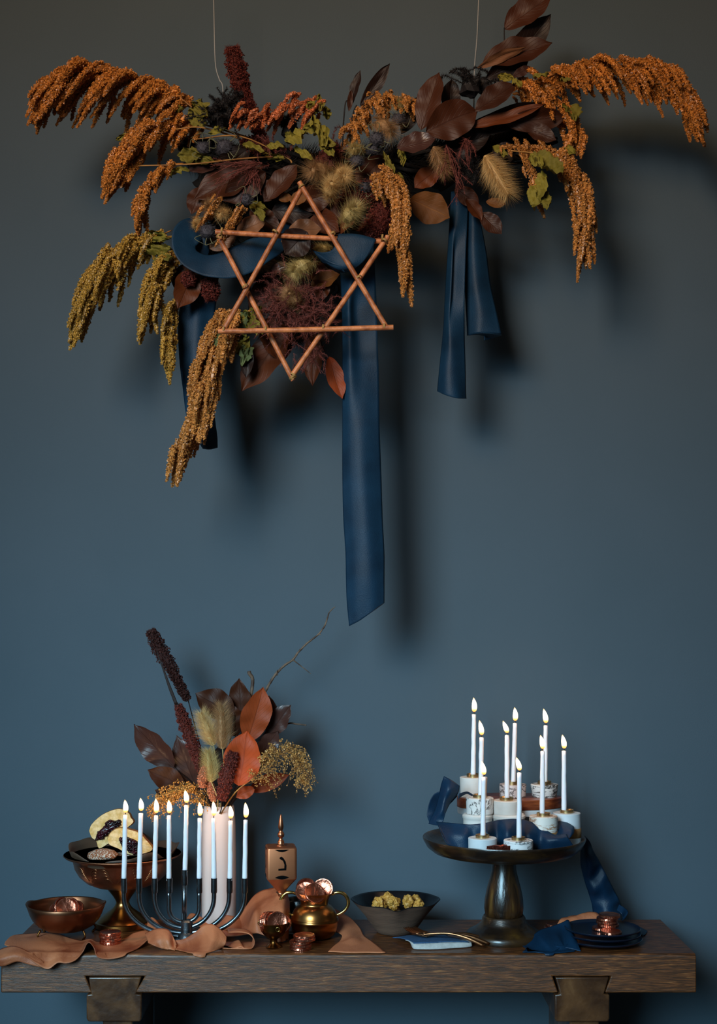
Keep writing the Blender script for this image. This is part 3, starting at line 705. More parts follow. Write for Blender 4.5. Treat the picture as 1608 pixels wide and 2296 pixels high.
for i, (u, v, y, r, lab) in enumerate(FR):
    rg = np.random.default_rng(i); g = G(); c = W(u, v, y); R = r*mpp(y)
    g.add(*blob(c, R*.72, i, .3, 2.2, 3))
    for j in range(9 if r < 30 else 4):
        d = Vector(rg.normal(size=3)).normalized(); d.z = abs(d.z)*.8 if j % 3 else d.z
        g.add(*blob(c+d*R*.62, R*(.3+.12*rg.random()), i*20+j, .45, 3.2, 2))
    g.mk('fried_pastry', M['pastry'], tag=(lab, 'pastry', 'fried pastries in the stoneware bowl'), smooth=False)
# ---------------------------------------------------------------- napkin and forks
nk = thing('folded_napkin', (W(965, V0, .06).x, .06, TZ), 'folded blue linen napkin with pale underside under the forks', 'napkin')
zt_ = lambda y, h: V0+(CAMZ-TZ-h)/mpp(y)
def T(u, y, h=0.): return (u, zt_(y, h), y)
P, F, uv = loft([[T(880,.105,.004),T(897,.085,.008),T(912,.062,.010),(928,zt_(.035,.010),.035)],
                 [T(915,.112,.006),T(925,.088,.009),T(940,.062,.011),T(955,.035,.011)],
                 [T(958,.115,.006),T(966,.09,.010),T(985,.066,.012),T(1010,.04,.012)],
                 [T(1002,.115,.006),T(1008,.095,.008),T(1030,.07,.010),T(1052,.045,.010)]], 24, 20, wob=.002, ws=40)
mk('blue_side', P, F, M['denim'], nk, uvs=uv, thick=.0012)
P, F, uv = loft([[T(908,.066,.009),T(918,.047,.011),T(922,.044,.006),T(926,.038,.0012),T(930,.05,.0010)],
                 [T(936,.045,.0105),T(934,.035,.009),T(935,.030,.0045),T(936,.031,.0012),T(940,.06,.001)],
                 [T(985,.05,.0115),T(985,.038,.010),T(988,.033,.005),T(990,.034,.0012),T(992,.06,.001)],
                 [T(1044,.062,.0105),T(1050,.050,.009),T(1053,.046,.005),T(1053,.047,.0014),T(1050,.06,.001)],
                 [T(1050,.068,.0095),T(1053,.058,.008),T(1054,.056,.005),T(1054,.056,.002),T(1052,.06,.001)]], 24, 20, wob=.002, ws=50)
mk('pale_fold', P, F, M['linen_white'], nk, uvs=uv, thick=.0012)
for i, (tips, neck, mid, end, lab) in enumerate((
        ((916,2092,.098), (955,2112,.062), (1000,2112,.062), (1084,2104,.075), 'copper fork nearest the pedestal base, its handle end curling up'),
        ((926,2088,.106), (965,2110,.068), (1010,2116,.058), (1097,2117,.052), 'middle copper fork of the three on the blue napkin'),
        ((910,2098,.09), (950,2115,.056), (1005,2118,.050), (1086,2128,.036), 'frontmost copper fork of the three on the blue napkin'))):
    zoff = .003*i
    A, B, C_, D = [W(*q) for q in (tips, neck, mid, end)]
    A.z = TZ+.019+zoff; B.z = TZ+.0165+zoff*.6; C_.z = TZ+.0205+zoff*.6; D.z = TZ+.0045+(.006 if i == 0 else .001)
    fk = thing('fork', (C_.x, C_.y, TZ+.014), lab, 'fork', 'forks on the napkin')
    H = [B, B*.75+C_*.25+Vector((0,0,.0012)), C_, C_*.5+D*.5+Vector((0,0,.0035)), D]
    V, F = tube(H, [.0024,.0016,.0018,.0022,.0034,.0028], 10, n=26); mk('handle', V, F, M['copper'], fk)
    dirn = (A-B).normalized(); sd = dirn.cross(Vector((0,0,1))).normalized(); nk_ = B+dirn*.010
    V, F = tube([B-dirn*.002, B+dirn*.004, nk_], [.0022,.005,.0062], 10, n=8)
    c0 = np.array(nk_); V = [(x, y, B.z+(z-B.z)*.35) for x, y, z in V]; mk('head', V, F, M['copper'], fk)
    for j in range(4):
        o_ = sd*(j-1.5)*.0036
        V, F = tube([nk_-dirn*.001+o_*.95, nk_*.5+A*.5+o_+Vector((0,0,-.0012)), A+o_+Vector((0,0,.001))], [.0013,.0012,.0007], 6, n=8); mk('tine', V, F, M['copper'], fk)
# ---------------------------------------------------------------- plates
ply = .085; plu = 1351
for i, lab in enumerate(('bottom', 'middle', 'top')):
    z0 = TZ+.0008+i*.0088; R = 88*mpp(ply)*(1.0 if i == 0 else .985-.012*i); c = W(plu, V0, ply)
    V, F = lathe((c.x, ply), [(0,z0),(R*.62,z0),(R*.66,z0+.0006),(R*.9,z0+.0040),(R*.985,z0+.0062),(R,z0+.0085),(R*.99,z0+.0094),(R*.972,z0+.0086),(R*.93,z0+.0056),(R*.8,z0+.0042),(0,z0+.004)], 80)
    o = mk('plate', V, F, M['plate_glaze'], tag=('dark navy round plate, %s of the three stacked' % lab, 'plate', 'stacked navy plates')); autosmooth(o, .9)
zp = TZ+.0008+2*.0088+.0042
def pc(u, v, y, h, t=(0,0,0)):
    p = W(u, V0, y); p.z = zp+h; return p, t
for (u, y, h, t, lab) in ((1370,.055,.003,(.05,.03,0),'lying flat at the front of the plate stack'),(1352,.085,.003,(0,0,1),'bottom of the small pile on the navy plate'),
        (1364,.09,.0084,(.02,-.03,2),'second of the small pile on the navy plate'),(1361,.09,.0138,(0,.02,3),'third of the small pile on the navy plate'),
        (1362,.09,.0192,(.02,0,4),'fourth of the small pile on the navy plate'),(1367,.09,.0246,(-.02,.04,5),'topmost of the small pile on the navy plate')):
    p = W(u, V0, y); p.z = zp+h; coin(p, 'copper foil coin '+lab, 'coins on the navy plates', t)
for (u, y, h, lab) in ((1243,.19,.0027,'lower of two coins beside the pedestal base, behind the navy cloth'),(1247,.19,.0082,'upper of two coins beside the pedestal base, behind the navy cloth')):
    p = W(u, V0, y); p.z = TZ+h; coin(p, 'copper foil '+lab, 'coins behind the navy cloth', (0,0,h*100))
# ---------------------------------------------------------------- rust runner
g = G()
def addl(rows, nr=30, nc=14, wob=.003):
    P, F, uv = loft(rows, nr, nc, wob=wob, ws=42)
    on = (P[:, 1] > -.001) & (P[:, 1] < TD) & (P[:, 0] > -.6) & (P[:, 0] < .6) & (P[:, 2] > .6)
    lo = TZ+.0016+.004*np.clip((.02-P[:, 1])/.02, 0, 0)
    P[on, 2] = np.maximum(P[on, 2], lo[on]); g.add(P, F, uv)
addl([[(-14,2136,.03),(-14,2150,-.012),(-14,2167,-.016)],[(14,2124,.03),(12,2142,-.012),(10,2166,-.016)],[(36,2122,.02),(36,2138,-.012),(38,2156,-.016)],
      [(62,2134,.004),(62,2146,-.012),(64,2162,-.014)],[(98,2156,-.008),(100,2163,-.010),(104,2171,-.012)]], 26, 12)
addl([[(12,2112,.06),(11,2115,.05),(10,2118,.04)],[(25,2100,.10),(25,2112,.06),(30,2126,.02)],[(45,2095,.13),(52,2118,.05),(60,2146,-.014)],
      [(75,2092,.14),(80,2122,.04),(82,2160,-.018)],[(107,2091,.14),(107,2125,.03),(107,2173,-.020)],[(135,2095,.135),(132,2125,.03),(129,2159,-.018)],
      [(150,2104,.12),(150,2130,.02),(149,2160,-.018)],[(168,2112,.1),(168,2132,.02),(169,2153,-.014)],[(182,2116,.09),(184,2126,.03),(185,2135,-.004)],
      [(195,2110,.1),(195,2112,.05),(194,2117,.0)],[(203,2110,.1),(203,2112,.05),(202,2114,.0)],[(211,2116,.09),(212,2122,.04),(211,2126,.0)],
      [(220,2113,.08),(220,2128,.03),(219,2146,-.008)],[(245,2111,.09),(245,2127,.04),(245,2150,-.010)],[(280,2104,.1),(282,2124,.04),(279,2143,-.004)],
      [(300,2093,.12),(305,2108,.08),(308,2127,.03)],[(320,2088,.13),(330,2095,.1),(335,2104,.06)],[(345,2084,.13),(352,2083,.11),(359,2082,.09)]], 110, 22)
addl([[(325,2094,0.062),(330,2106,0.047),(332,2114,0.036)],[(345,2085,0.062),(346,2103,0.042),(347,2121,0.029)],[(362,2082,0.062),(362,2105,0.036),(362,2127,0.032)],
      [(378,2086,0.057),(378,2108,0.031),(378,2130,0.028)],[(390,2104,0.047),(389,2118,0.040),(388,2131,0.024)],[(395,2118,0.029),(394,2126,0.032),(392,2133,0.020)]], 40, 14)
addl([[(366,2127,0.036),(366,2127,0.034),(368,2129,0.032)],[(364,2118,0.042),(372,2124,0.029),(378,2131,0.028)],[(380,2110,0.047),(390,2122,0.040),(396,2134,0.024)],
      [(412,2106,0.047),(416,2122,0.036),(420,2139,0.006)],[(438,2090,0.052),(438,2112,0.040),(440,2144,-0.002)],[(458,2075,0.057),(456,2105,0.040),(452,2147,-0.005)],
      [(478,2073,0.057),(476,2104,0.029),(464,2144,0.000)],[(495,2085,0.052),(492,2108,0.031),(482,2133,0.016)],[(508,2102,0.042),(506,2115,0.031),(500,2124,0.036)]], 70, 18)
band = [(512,2091,.06),(540,2090,.05),(560,2095,.04),(570,2109,.036),(567,2124,.034),(552,2131,.03),(520,2131,.032),(492,2130,.04)]
addl([[p, (p[0]-3, p[1]-8, p[2]+.045)] for p in band[:4]]+[[p, (p[0]-6, p[1]-2, p[2]+.05)] for p in band[4:]], 50, 8)
addl([[(490,2126,.05),(490,2130,.037)],[(512,2117,.06),(515,2131,.033)],[(533,2108,.065),(540,2124,.033)],[(538,2112,.06),(552,2131,.03)]], 24, 10)
addl([[(476,2092,.13),(488,2095,.12),(500,2100,.1)],[(510,2070,.16),(520,2085,.13),(530,2098,.1)],[(540,2048,.17),(548,2070,.14),(556,2095,.1)],
      [(565,2014,.17),(570,2050,.115),(575,2093,.09)],[(582,2000,.17),(588,2040,.125),(590,2097,.088)],[(604,1993,.165),(606,2045,.105),(604,2104,.085)],[(625,1989,.165),(622,2040,.10),(618,2112,.083)],
      [(640,1993,.16),(636,2048,.095),(632,2116,.08)],[(649,2022,.15),(649,2060,.12),(646,2112,.1)]], 64, 26)
addl([[(735,2040,.21),(748,2038,.21),(764,2045,.21)],[(740,2060,.19),(765,2054,.19),(788,2060,.19)],[(748,2085,.15),(775,2078,.15),(808,2082,.16)],
      [(766,2096,.115),(786,2096,.11),(819,2104,.12)],[(764,2108,.09),(795,2108,.08),(834,2117,.085)],[(750,2124,.052),(800,2124,.045),(850,2130,.045)],[(736,2138,.010),(800,2139.5,.004),(865,2139.5,.004)]], 44, 20, wob=.004)
addl([[(320,2092,.2),(326,2098,.17)],[(336,2060,.2),(340,2088,.17)],[(346,2060,.19),(358,2088,.16)],[(362,2078,.18),(368,2090,.16)]], 20, 8)
addl([[(418,2060,.21),(422,2078,.19)],[(430,2048,.2),(438,2074,.18)],[(455,2058,.19),(462,2086,.16)],[(480,2068,.18),(484,2086,.16)]], 20, 8)
addl([[(484,2068,.17),(486,2084,.15)],[(500,2054,.17),(506,2086,.13)],[(520,2054,.16),(524,2086,.12)],[(545,2062,.16),(548,2088,.12)]], 20, 8)
g.mk('table_runner', M['rust_suede'], tag=('long rust brown suede runner crumpled along the table front', 'runner'), thick=.0016)
g = G()
addl([[(1256,2066,.2),(1258,2063,.22)],[(1275,2056,.2),(1282,2054,.23)],[(1300,2056,.2),(1302,2052,.23)],[(1318,2046,.2),(1322,2045,.23)],[(1340,2056,.2),(1344,2052,.23)]], 24, 8)
P, F, uv = loft([[(1250,2072,.18),(1256,2062,.19),(1262,2058,.2)],[(1285,2070,.18),(1288,2056,.19),(1290,2054,.2)],[(1312,2070,.18),(1310,2050,.19),(1312,2047,.2)],[(1335,2070,.18),(1334,2050,.19),(1336,2046,.2)],[(1350,2070,.18),(1350,2062,.19),(1350,2058,.2)]], 30, 10)
g.add(P, F, uv)
g.mk('suede_scrap', M['rust_suede'], tag=('small rust suede scrap bunched behind the navy plates', 'cloth'), thick=.0015)
# ---------------------------------------------------------------- navy cloth by the plates
g = G()
addl([[(1172,2124,.05),(1180,2134,.03),(1184,2139,.006)],[(1196,2098,.075),(1208,2110,.05),(1215,2136,.01)],[(1212,2084,.09),(1225,2112,.035),(1240,2134,.012)],
      [(1236,2078,.10),(1245,2098,.06),(1262,2122,.03)],[(1262,2068,.11),(1262,2096,.07),(1268,2125,.028)],[(1275,2064,.115),(1280,2094,.06),(1288,2130,.02)],
      [(1282,2080,.10),(1294,2110,.05),(1303,2134,.014)]], 60, 24, wob=.010)
addl([[(1190,2120,.06),(1180,2130,.03),(1172,2138,.006)],[(1215,2108,.05),(1205,2128,.03),(1200,2140,.004)],[(1240,2118,.03),(1235,2130,.02),(1232,2142,-.001)],[(1262,2120,.03),(1262,2132,.02),(1262,2139,.004)],[(1290,2112,.05),(1284,2128,.03),(1290,2134,.014)]], 40, 14, wob=.006)
g.mk('navy_napkin', M['navy_satin'], tag=('crumpled navy satin cloth between pedestal base and plates', 'cloth'), thick=.0012)
# ---------------------------------------------------------------- navy ribbon on the stand
g = G()
z5 = lambda x, y, d: (940+x/4.02, 1540+y/4.02, d)
# upright fold at the left
addl([[z5(225,805,.10),z5(290,840,.095),z5(365,892,.10)],[z5(200,880,.10),z5(270,930,.085),z5(350,960,.10)],[z5(180,980,.10),z5(235,1010,.085),z5(285,1040,.10)],
      [z5(150,1090,.10),z5(200,1120,.085),z5(240,1130,.09)],[z5(110,1180,.10),z5(160,1190,.09),z5(215,1215,.085)],[z5(85,1235,.10),z5(130,1245,.09),z5(180,1250,.08)]], 40, 16)
addl([[z5(340,950,.10),z5(345,985,.11)],[z5(250,945,.12),z5(270,1060,.13)],[z5(170,950,.12),z5(215,1050,.13)],[z5(110,1000,.12),z5(170,1080,.13)],[z5(70,1140,.12),z5(140,1160,.12)],[z5(95,1230,.11),z5(160,1210,.10)]], 36, 12)
addl([[z5(360,965,.10),z5(350,1010,.10)],[z5(400,950,.11),z5(385,985,.11)],[z5(440,945,.12),z5(430,965,.12)],[z5(485,972,.13),z5(470,985,.13)],[z5(500,1000,.14),z5(480,1010,.14)]], 24, 8)
# main swath
addl([[z5(150,1215,.085),z5(170,1250,.07),z5(200,1320,.05)],[z5(220,1222,.08),z5(230,1300,.06),z5(255,1420,.045)],[z5(300,1228,.075),z5(330,1330,.055),z5(350,1450,.048)],
      [z5(400,1236,.07),z5(420,1350,.052),z5(430,1465,.05)],[z5(480,1238,.065),z5(500,1360,.058),z5(510,1472,.052)],[z5(600,1225,.065),z5(620,1330,.045),z5(640,1474,.048)],
      [z5(680,1208,.07),z5(700,1340,.058),z5(710,1474,.050)],[z5(780,1193,.07),z5(790,1310,.042),z5(800,1474,.045)],[z5(880,1190,.07),z5(890,1330,.052),z5(900,1474,.048)],
      [z5(980,1208,.065),z5(980,1340,.04),z5(990,1474,.042)],[z5(1080,1250,.055),z5(1085,1360,.045),z5(1090,1470,.044)],[z5(1150,1295,.05),z5(1160,1380,.035),z5(1170,1462,.04)],
      [z5(1230,1335,.045),z5(1260,1380,.03),z5(1290,1455,.04)],[z5(1330,1330,.045),z5(1350,1370,.035),z5(1400,1440,.04)]], 100, 22, wob=.004)
addl([[z5(1236,1180,.105),z5(1238,1260,.09),z5(1232,1345,.055)],[z5(1265,1188,.10),z5(1285,1270,.07),z5(1290,1360,.045)],[z5(1320,1215,.09),z5(1335,1290,.06),z5(1330,1380,.04)],
      [z5(1370,1245,.08),z5(1380,1300,.055),z5(1350,1370,.04)],[z5(1396,1262,.075),z5(1396,1310,.06),z5(1370,1350,.045)]], 36, 16)
# tail over the rim down to the table
z7 = lambda x, y, d: (1140+x/4.73, 1880+y/4.73, d)
addl([[z7(762,-10,.15),z7(790,-20,.15),z7(810,-30,.16)],[z7(760,60,.19),z7(800,30,.175),z7(860,30,.18)],[z7(762,180,.205),z7(830,160,.185),z7(900,130,.2)],[z7(780,330,.21),z7(860,310,.19),z7(975,260,.205)],
      [z7(810,460,.215),z7(900,440,.20),z7(1040,390,.21)],[z7(848,580,.22),z7(960,570,.20),z7(1110,520,.215)],[z7(885,700,.22),z7(1020,680,.205),z7(1170,640,.22)],
      [z7(905,790,.22),z7(1050,780,.205),z7(1210,740,.22)],[z7(935,850,.21),z7(1060,850,.19),z7(1200,830,.205)],[z7(860,872,.19),z7(1000,880,.17),z7(1190,880,.18)]], 70, 20, wob=.012)
addl([[z7(1175,700,.21),z7(1150,760,.2)],[z7(1230,735,.2),z7(1200,800,.19)],[z7(1272,780,.2),z7(1215,850,.19)],[z7(1240,850,.19),z7(1190,890,.18)]], 24, 10)
addl([[z7(1330,905,.19),z7(1330,940,.15)],[z7(1400,940,.18),z7(1380,990,.13)],[z7(1470,985,.17),z7(1420,1030,.13)],[z7(1450,1035,.14),z7(1400,1045,.12)]], 24, 10)
g.mk('stand_ribbon', M['navy_satin'], tag=('wide navy satin ribbon winding over the pedestal stand and trailing down', 'ribbon'), thick=.001)
# ---------------------------------------------------------------- plant builders
def leaf(parent, name, base, tip, wpx, m, roll=0., fold=.18, curl=.12, seed=0, rag=0., belly=.5, crump=0., label=None, nu=10, nv=18):
    """leaf blade with a folded midrib; base/tip are (u,v,depth)"""
    A, B = W(*base), W(*tip); L_ = B-A; ln = L_.length; T_ = L_/ln
    N0 = Vector((0, -1, 0)); N0 = (N0-T_*N0.dot(T_)).normalized(); N0 = Quaternion(T_, math.radians(roll)) @ N0
    S = T_.cross(N0).normalized(); hw = wpx*.5*mpp((base[2]+tip[2])/2); V = []; uv = []
    sd = seed*7.31+1.7
    for i in range(nv):
        t = i/(nv-1)
        sh = math.sin(PI*t**(math.log(.5)/math.log(belly)))**.62 if 0 < t < 1 else 0
        sh = sh*(1-.25*t**4)
        if t > .86: sh *= .35+.65*(1-t)/.14 if t < 1 else 0
        for j in range(nu):
            s = j/(nu-1)*2-1
            e = 1+(.06+rag)*noise.noise(Vector((sd, t*(4+rag*30), 3+(s > 0))))*2*abs(s)
            x = s*hw*sh*e+.0*ln
            z = -abs(s)**1.3*-hw*fold*sh*1.6 - curl*ln*(t-.0)**2 + .03*ln*noise.noise(Vector((sd, t*3, s*1.5)))
            z += hw*.10*abs(s)*math.sin(t*19+sd)*sh
            if crump: z += crump*ln*noise.noise(Vector((sd+5, t*5, s*2.5)))+crump*.5*ln*noise.noise(Vector((sd+9, t*12, s*5)))
            lat = .05*ln*noise.noise(Vector((sd+20, t*1.6, 0)))*t
            V.append(A+T_*(ln*t)+S*(x+lat)+N0*z); uv.append((j/(nu-1), t))
    F = grid_faces(nv, nu)
    # faces must turn their front to the leaf's upper side
    a, b_, c_ = V[F[nu*5][0]], V[F[nu*5][1]], V[F[nu*5][2]]
    if (b_-a).cross(c_-b_).dot(N0) < 0: F = [f[::-1] for f in F]
    return mk(name, V, F, m, parent, uvs=uv, label=label)
def hairs(path, rad, hl, n, hw, lean=.6, tip=True, drop=0., seed=0, flat=0.):
    """hair-like spikes set over a curved axis; rad, hl: profiles along it. Every hair is a three-sided spike"""
    rg = np.random.default_rng(seed+11); P = cr(path, 40); T_ = np.gradient(P, axis=0); T_ /= np.linalg.norm(T_, axis=1)[:, None]
    t = rg.random(n); idx = t*39; i0 = np.minimum(idx.astype(int), 38); fr = (idx-i0)[:, None]
    C = P[i0]*(1-fr)+P[i0+1]*fr; D = T_[i0]
    R = rg.normal(size=(n, 3)); R -= D*np.sum(R*D, axis=1)[:, None]; R /= np.linalg.norm(R, axis=1)[:, None]
    rr = np.interp(t, np.linspace(0, 1, len(rad)), rad)[:, None]; hh = (np.interp(t, np.linspace(0, 1, len(hl)), hl)*(0.6+.7*rg.random(n)))[:, None]
    H = R*(1-.25*rg.random((n, 1)))+D*lean*(.6+.8*rg.random((n, 1))); H += rg.normal(size=(n, 3))*.18; H[:, 2] -= drop
    H /= np.linalg.norm(H, axis=1)[:, None]
    b = C+R*rr*.6; tipp = b+H*hh
    s1 = np.cross(H, R); s1 /= np.linalg.norm(s1, axis=1)[:, None]+1e-9; s2 = np.cross(H, s1)
    v = np.stack([b+s1*hw, b-s1*hw*.5+s2*hw*.87, b-s1*hw*.5-s2*hw*.87, tipp], axis=1).reshape(-1, 3)
    k = np.arange(n)*4; F = np.concatenate([np.stack([k, k+1, k+3], 1), np.stack([k+1, k+2, k+3], 1), np.stack([k+2, k, k+3], 1)])
    return v, F.tolist()
OCT = np.array([(1,1,1),(1,-1,-1),(-1,1,-1),(-1,-1,1)], float)*.8; OCF = np.array([(0,1,2),(0,2,3),(0,3,1),(1,3,2)])   # grains: four-sided kernels, turned every way
def seeds(path, rad, n, sr, seed=0, clump=.35):
    """many small seed grains packed round an axis"""
    rg = np.random.default_rng(seed+3); m_ = 30; P = cr(path, m_); T_ = np.gradient(P, axis=0); T_ /= np.linalg.norm(T_, axis=1)[:, None]
    t = rg.random(n); idx = t*(m_-1); i0 = np.minimum(idx.astype(int), m_-2); fr = (idx-i0)[:, None]
    C = P[i0]*(1-fr)+P[i0+1]*fr; D = T_[i0]
    R = rg.normal(size=(n, 3)); R -= D*np.sum(R*D, axis=1)[:, None]; R /= np.linalg.norm(R, axis=1)[:, None]
    ph = rg.random()*10; cl = 1+clump*np.sin(t*55+ph+3*np.arctan2(R[:, 2], R[:, 0]))*.6
    rr = (np.interp(t, np.linspace(0, 1, len(rad)), rad)*cl*(.55+.55*rg.random(n)**.5))[:, None]
    c = C+R*rr; s = (sr*(.75+.5*rg.random(n)))[:, None, None]
    q = rg.normal(size=(n, 4)); q /= np.linalg.norm(q, axis=1)[:, None]; w_, x, y, z = q.T
    Rm = np.stack([1-2*(y*y+z*z), 2*(x*y-z*w_), 2*(x*z+y*w_), 2*(x*y+z*w_), 1-2*(x*x+z*z), 2*(y*z-x*w_), 2*(x*z-y*w_), 2*(y*z+x*w_), 1-2*(x*x+y*y)], 1).reshape(n, 3, 3)
    v = (c[:, None, :]+np.einsum('nij,kj->nki', Rm, OCT)*s).reshape(-1, 3)
    F = (OCF[None]+np.arange(n)[:, None, None]*4).reshape(-1, 3)
    return v, F
# drooping tassel shapes, each modelled once and shared
TAS = {}
def tassel_mesh(a0, a1, ln, var):
    key = (a0, a1, ln, var)
    if key in TAS: return TAS[key]
    L_ = ln*.00083; n = 24; p = np.zeros(3); path = [p.copy()]; rg = np.random.default_rng(hash(key) % 99991)
    cv = rg.uniform(-.3, .3)
    for i in range(n-1):
        s = i/(n-1); a = math.radians(a1+(a0-a1)*math.exp(-s*3.2)); p = p+np.array([math.cos(a), cv*math.cos(a)*.4+.12*math.sin(s*7+var), math.sin(a)])*L_/(n-1); path.append(p.copy())
    R = .0050 if ln > 60 else .0043
    rad = [R*.55, R*.95, R*1.05, R, R*.9, R*.8, R*.55, R*.22]
    v, f = seeds(path, rad, int(ln*5.2), .0013, seed=int(abs(a0)+ln+var*31))
    tv_, tf = tube(path, [r*.62 for r in rad], 6, n=18); tv_ = np.array(tv_)
    nf_ = len(f); vv = np.concatenate([v, tv_]); ff = f.tolist()+[[q+len(v) for q in x] for x in tf]
    me = bpy.data.meshes.new('tassel'); me.from_pydata(vv.tolist(), [], ff); me.materials.append(M['amaranth_rust'])
    kk = int(nf_/4*.58); c_ = v[:kk*4].reshape(-1, 4, 3); m_ = c_.mean(1, keepdims=True); lv = ((c_-m_)*1.12+m_).reshape(-1, 3); l2, f2 = tube(path, [r*.78 for r in rad], 5, n=9)
    TAS[key] = (me, np.concatenate([lv, np.array(l2)]), f[:kk*4].tolist()+[[q+len(lv) for q in x] for x in f2]); return TAS[key]
NT = [0]
A0S = (60, 20, -20, -50, -80)
def plume(parent, path, m, lens, n=20, nf=10, t0=.12, t1=1., side=0., spread=70, a1=-84, tipn=2, depth=.02, seed=0, stem='straw_stem', label=None, pos_jit=5):
    """one amaranth flower head: curved stalk, drooping seed tassels (children) and short packed tassels joined to the stalk"""
    rg = np.random.default_rng(seed+100); P = [W(*q) for q in path]; C = cr(P, 60); T_ = np.gradient(C, axis=0)
    base = C[0]; g = G(); g.add(*tube(P, [.0022, .0018, .0012, .0006], 7, n=36))
    items = []
    for i in range(n+nf):
        short = i >= n
        t = t0+(t1-t0)*((i+.5)/n if not short else rg.random()); t = min(1, t+rg.uniform(-.02, .02)); ix = min(59, t*59)
        c = C[int(ix)].copy(); d = T_[int(ix)]; d = d/np.linalg.norm(d)
        az0 = math.atan2(d[1], d[0]) if math.hypot(d[0], d[1]) > .25 else (0 if side > 0 else PI if side < 0 else rg.choice([0, PI]))
        if side: az0 = 0 if side > 0 else PI
        if abs(d[0]) > .25 and not side: az0 = 0 if d[0] > 0 else PI
        az = az0+math.radians(rg.uniform(-spread, spread))
        pitch = math.degrees(math.asin(max(-1, min(1, d[2]))))+rg.uniform(-25, 20)
        a0 = min(A0S, key=lambda q: abs(q-pitch)); ln = float(np.interp(t, np.linspace(0, 1, len(lens)), lens))*rg.uniform(.72, 1.15)*(.8 if short else 1)
        ml = min((45, 75, 110, 150), key=lambda q: abs(q-ln)); c += np.array([rg.uniform(-1, 1)*.0008*pos_jit, rg.uniform(-depth, depth), rg.uniform(-1, 1)*.0008*pos_jit])
        items.append((c, az, (a0, a1, ml, int(rg.integers(0, 2))), ln/ml, short))
    for j in range(tipn):
        ml = 75 if lens[-1] < 95 else 110; items.append((C[-1-j*2], math.atan2(T_[-1][1], T_[-1][0])+rg.uniform(-.2, .2), (min(A0S, key=lambda q: abs(q-math.degrees(math.asin(max(-1, min(1, T_[-1][2]/np.linalg.norm(T_[-1]))))))), a1, ml, j % 2), lens[-1]/ml, False))
    # seeds along the stalk
    v, f = seeds(C[int(t0*59):], [.003, .0045, .005, .004, .003], int(len(path)*120), .00115, seed=seed); g.add(v, f.tolist())
    kids = []
    for c, az, key, s, short in items:
        me, vv, ff = tassel_mesh(*key); R_ = Matrix.Rotation(az, 3, 'Z'); Mx = np.array(R_)
        if short:
            c = c+rg.normal(size=3)*np.array([.004,.004,.005]); g.add(vv @ Mx.T*s+c, ff)
        else: kids.append((c, az, me, s))
    o = g.mk('amaranth_head', M[m], parent, smooth=False, label=label)
    o.data.materials.clear(); o.data.materials.append(M[m])
    org = BASE[o.name]
    for c, az, me, s in kids:
        k = bpy.data.objects.new('tassel', me); link(k); k.parent = o; k.location = Vector(c)-org; k.rotation_euler = (0, 0, az); k.scale = (s, 1+.5*(s-1), s)
        k.material_slots[0].link = 'OBJECT'; k.material_slots[0].material = M[m]; NT[0] += 1
    return o
def bunny(parent, base, tip, wpx, n=1500, m='grass_hair', seed=0, name='grass_plume', hair=1.5, label=None, tag=None):
    A, B = W(*base), W(*tip); k = mpp(base[2]); r = wpx*k*.5
    g = G(); g.add(*tube([A, A*.6+B*.4, B], [r*.2, r*.45, r*.4, r*.12], 8, n=10))
    v, f = hairs([A, A*.6+B*.4+Vector((.001, 0, 0)), B], [r*.3, r*.5, r*.5, r*.2], [r*.8*hair, r*1.1*hair, r*hair, r*.8*hair], n, .00016, lean=.85, seed=seed); g.add(v, f)
    return g.mk(name, M[m], parent, smooth=False, label=label, tag=tag)
def pompom(parent, c, rpx, n=1300, m='grass_hair', seed=0):
    C_ = W(*c); k = mpp(c[2]); r = rpx*k*1.22; random.seed(seed*7+3); tl = Vector((random.uniform(-.9, .9), -.8, random.uniform(-.9, .5))).normalized()
    g = G(); g.add(*tube([C_-tl*r*.6, C_, C_+tl*r*.5], [r*.15, r*.4, r*.1], 8, n=8))
    v, f = hairs([C_-tl*r*1.0, C_, C_+tl*r*.7], [r*.25, r*.35, r*.15], [r*.4, r*.5, r*.4], n, .00018, lean=.9, seed=seed); g.add(v, f)
    v, f = hairs([C_-tl*r*1.0, C_, C_+tl*r*.7], [r*.25, r*.35, r*.15], [r*.8, r*1.05, r*.85], n//4, .00011, lean=.8, seed=seed+70); g.add(v, f)
    return g.mk('grass_plume', M[m], parent, smooth=False)
def spike(parent, path, wpx, n, m, seed=0, name='millet_spike', rad=(.5, .95, 1, .9, .5), tag=None, hl=.45, label=None):
    P = [W(*q) for q in path]; k = mpp(path[0][2]); r = wpx*k*.5; g = G(); g.add(*tube(P, [r*q*.72 for q in rad], 8, n=24))
    v, f = seeds(P, [r*q for q in rad], n, .0013, seed=seed, clump=.2); g.add(v, f.tolist())
    v, f = hairs(P, [r*q*.8 for q in rad], [r*hl*1.15]*3, int(n*2.6), .0004, lean=.55, seed=seed); g.add(v, f)
    return g.mk(name, M[m], parent, smooth=False, tag=tag, label=label)
